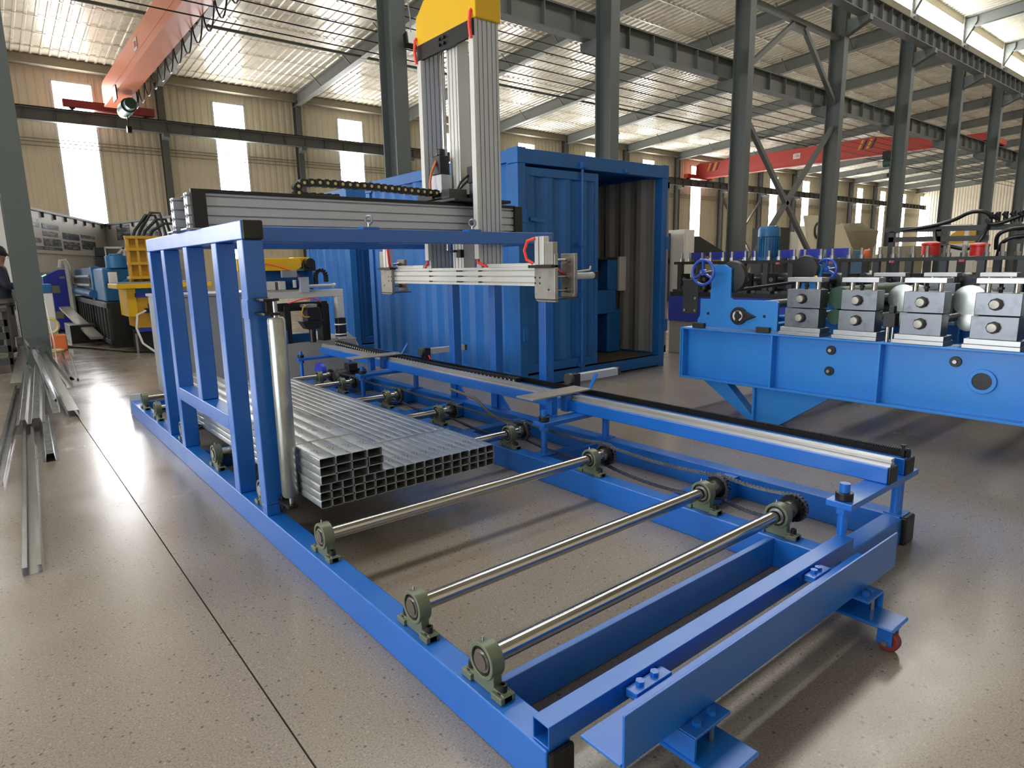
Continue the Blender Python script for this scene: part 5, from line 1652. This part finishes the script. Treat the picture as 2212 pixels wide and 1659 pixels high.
# ---------------------------------------------------------------- the man at the left edge
def skin(name, verts, edges, radii, m, parent, rootv=0, sub=2):
    off = WORLD[parent]
    me = bpy.data.meshes.new(name)
    me.from_pydata([tuple(Vector(v) - off) for v in verts], edges, [])
    me.materials.append(m)
    o = bpy.data.objects.new(name, me)
    C.objects.link(o)
    o.parent = parent
    WORLD[o] = off
    o.modifiers.new('skin', 'SKIN')
    for i, v in enumerate(me.skin_vertices[0].data):
        r = radii[i]
        v.radius = r if isinstance(r, tuple) else (r, r)
        v.use_root = (i == rootv)
    s = o.modifiers.new('sub', 'SUBSURF')
    s.levels = s.render_levels = sub
    o.modifiers['skin'].use_smooth_shade = True
    return o


def person(loc):
    x, y, z = loc
    t = thing('person', loc, 'man in a dark jacket and khaki trousers working at the left edge', 'person')

    def W(a):   # facing +x
        return (x + a[0], y + a[1], z + a[2])
    V = [(0, 0, .98), (.0, 0, 1.18), (.02, 0, 1.40), (.03, 0, 1.52), (.06, 0, 1.62), (.07, 0, 1.72),
         (.02, .20, 1.44), (.08, .25, 1.20), (.30, .18, 1.18), (.38, .16, 1.18),
         (.02, -.20, 1.44), (.08, -.25, 1.20), (.30, -.18, 1.18), (.38, -.16, 1.18),
         (0, .10, .92), (.03, .11, .52), (0, .11, .09), (.16, .12, .04), (0, -.10, .92), (.03, -.11, .52), (0, -.11, .09), (.16, -.12, .04)]
    E_ = [(0, 1), (1, 2), (2, 3), (3, 4), (4, 5), (2, 6), (6, 7), (7, 8), (8, 9), (2, 10), (10, 11), (11, 12), (12, 13), (0, 14), (14, 15), (15, 16), (16, 17), (0, 18), (18, 19), (19, 20), (20, 21)]
    Rr = [(.12, .15), (.11, .15), (.11, .17), .06, (.095, .08), (.095, .08), .055, .045, .032, .03, .055, .045, .032, .03, .09, .06, .04, .035, .09, .06, .04, .035]
    for s in (1, -1):     # five bent fingers on each hand
        hb_ = 9 if s > 0 else 13
        for k in range(5):
            dy = (-.028 + .019 * k) if k < 4 else .0
            ln = (.075, .085, .08, .065, .05)[k]
            b0 = V[hb_]
            if k < 4:
                p1, p2 = (b0[0] + .05, b0[1] + dy, b0[2] - .005), (b0[0] + .05 + ln * .75, b0[1] + dy, b0[2] - .035)
            else:
                p1, p2 = (b0[0] + .02, b0[1] - s * .035, b0[2] + .01), (b0[0] + .02 + ln, b0[1] - s * .05, b0[2] - .01)
            i = len(V)
            V += [p1, p2]
            E_ += [(hb_, i), (i, i + 1)]
            Rr += [.010, .008]
    skin('body', [W(v) for v in V], E_, Rr, M['skin'], t)
    jv = [(0, 0, .90), (0, 0, 1.05), (0, 0, 1.20), (.02, 0, 1.40), (.03, 0, 1.50), (.02, .21, 1.44), (.08, .27, 1.20), (.30, .19, 1.18), (.02, -.21, 1.44), (.08, -.27, 1.20), (.30, -.19, 1.18)]
    skin('jacket', [W(v) for v in jv], [(0, 1), (1, 2), (2, 3), (3, 4), (3, 5), (5, 6), (6, 7), (3, 8), (8, 9), (9, 10)],
         [(.15, .20), (.15, .19), (.15, .19), (.14, .20), (.09, .10), .08, .065, .05, .08, .065, .05], M['jacket'], t, 1)
    tv = [(0, 0, .95), (0, .11, .88), (.03, .11, .50), (0, .11, .12), (0, -.11, .88), (.03, -.11, .50), (0, -.11, .12)]
    skin('trousers', [W(v) for v in tv], [(0, 1), (1, 2), (2, 3), (0, 4), (4, 5), (5, 6)], [(.13, .16), .105, .08, .07, .105, .08, .07], M['trouser'], t)
    hx, hz_ = x + .065, z + 1.68
    mb = MB().ball((hx - .02, y, hz_ + .035), .118, .10, .115, 16, 10)
    obj('hair', mb, M['hair'], t)
    obj('nose', MB().ball((hx + .105, y, hz_ - .005), .022, .014, .025, 8, 6), M['skin'], t)
    for s in (-1, 1):
        obj('ear', MB().ball((hx - .01, y + s * .088, hz_ - .01), .02, .010, .032, 8, 6), M['skin'], t)
        obj('eye', MB().ball((hx + .088, y + s * .034, hz_ + .018), .010, .012, .008, 8, 6), M['hair'], t)
        obj('shoe', MB().ball((x + .07, y + s * .115, z + .045), .14, .05, .045, 12, 8), M['soot'], t)
    obj('mouth', MB().ball((hx + .094, y, hz_ - .052), .008, .026, .006, 8, 6), M['dred'], t)


person((.20, 13.0, 0))
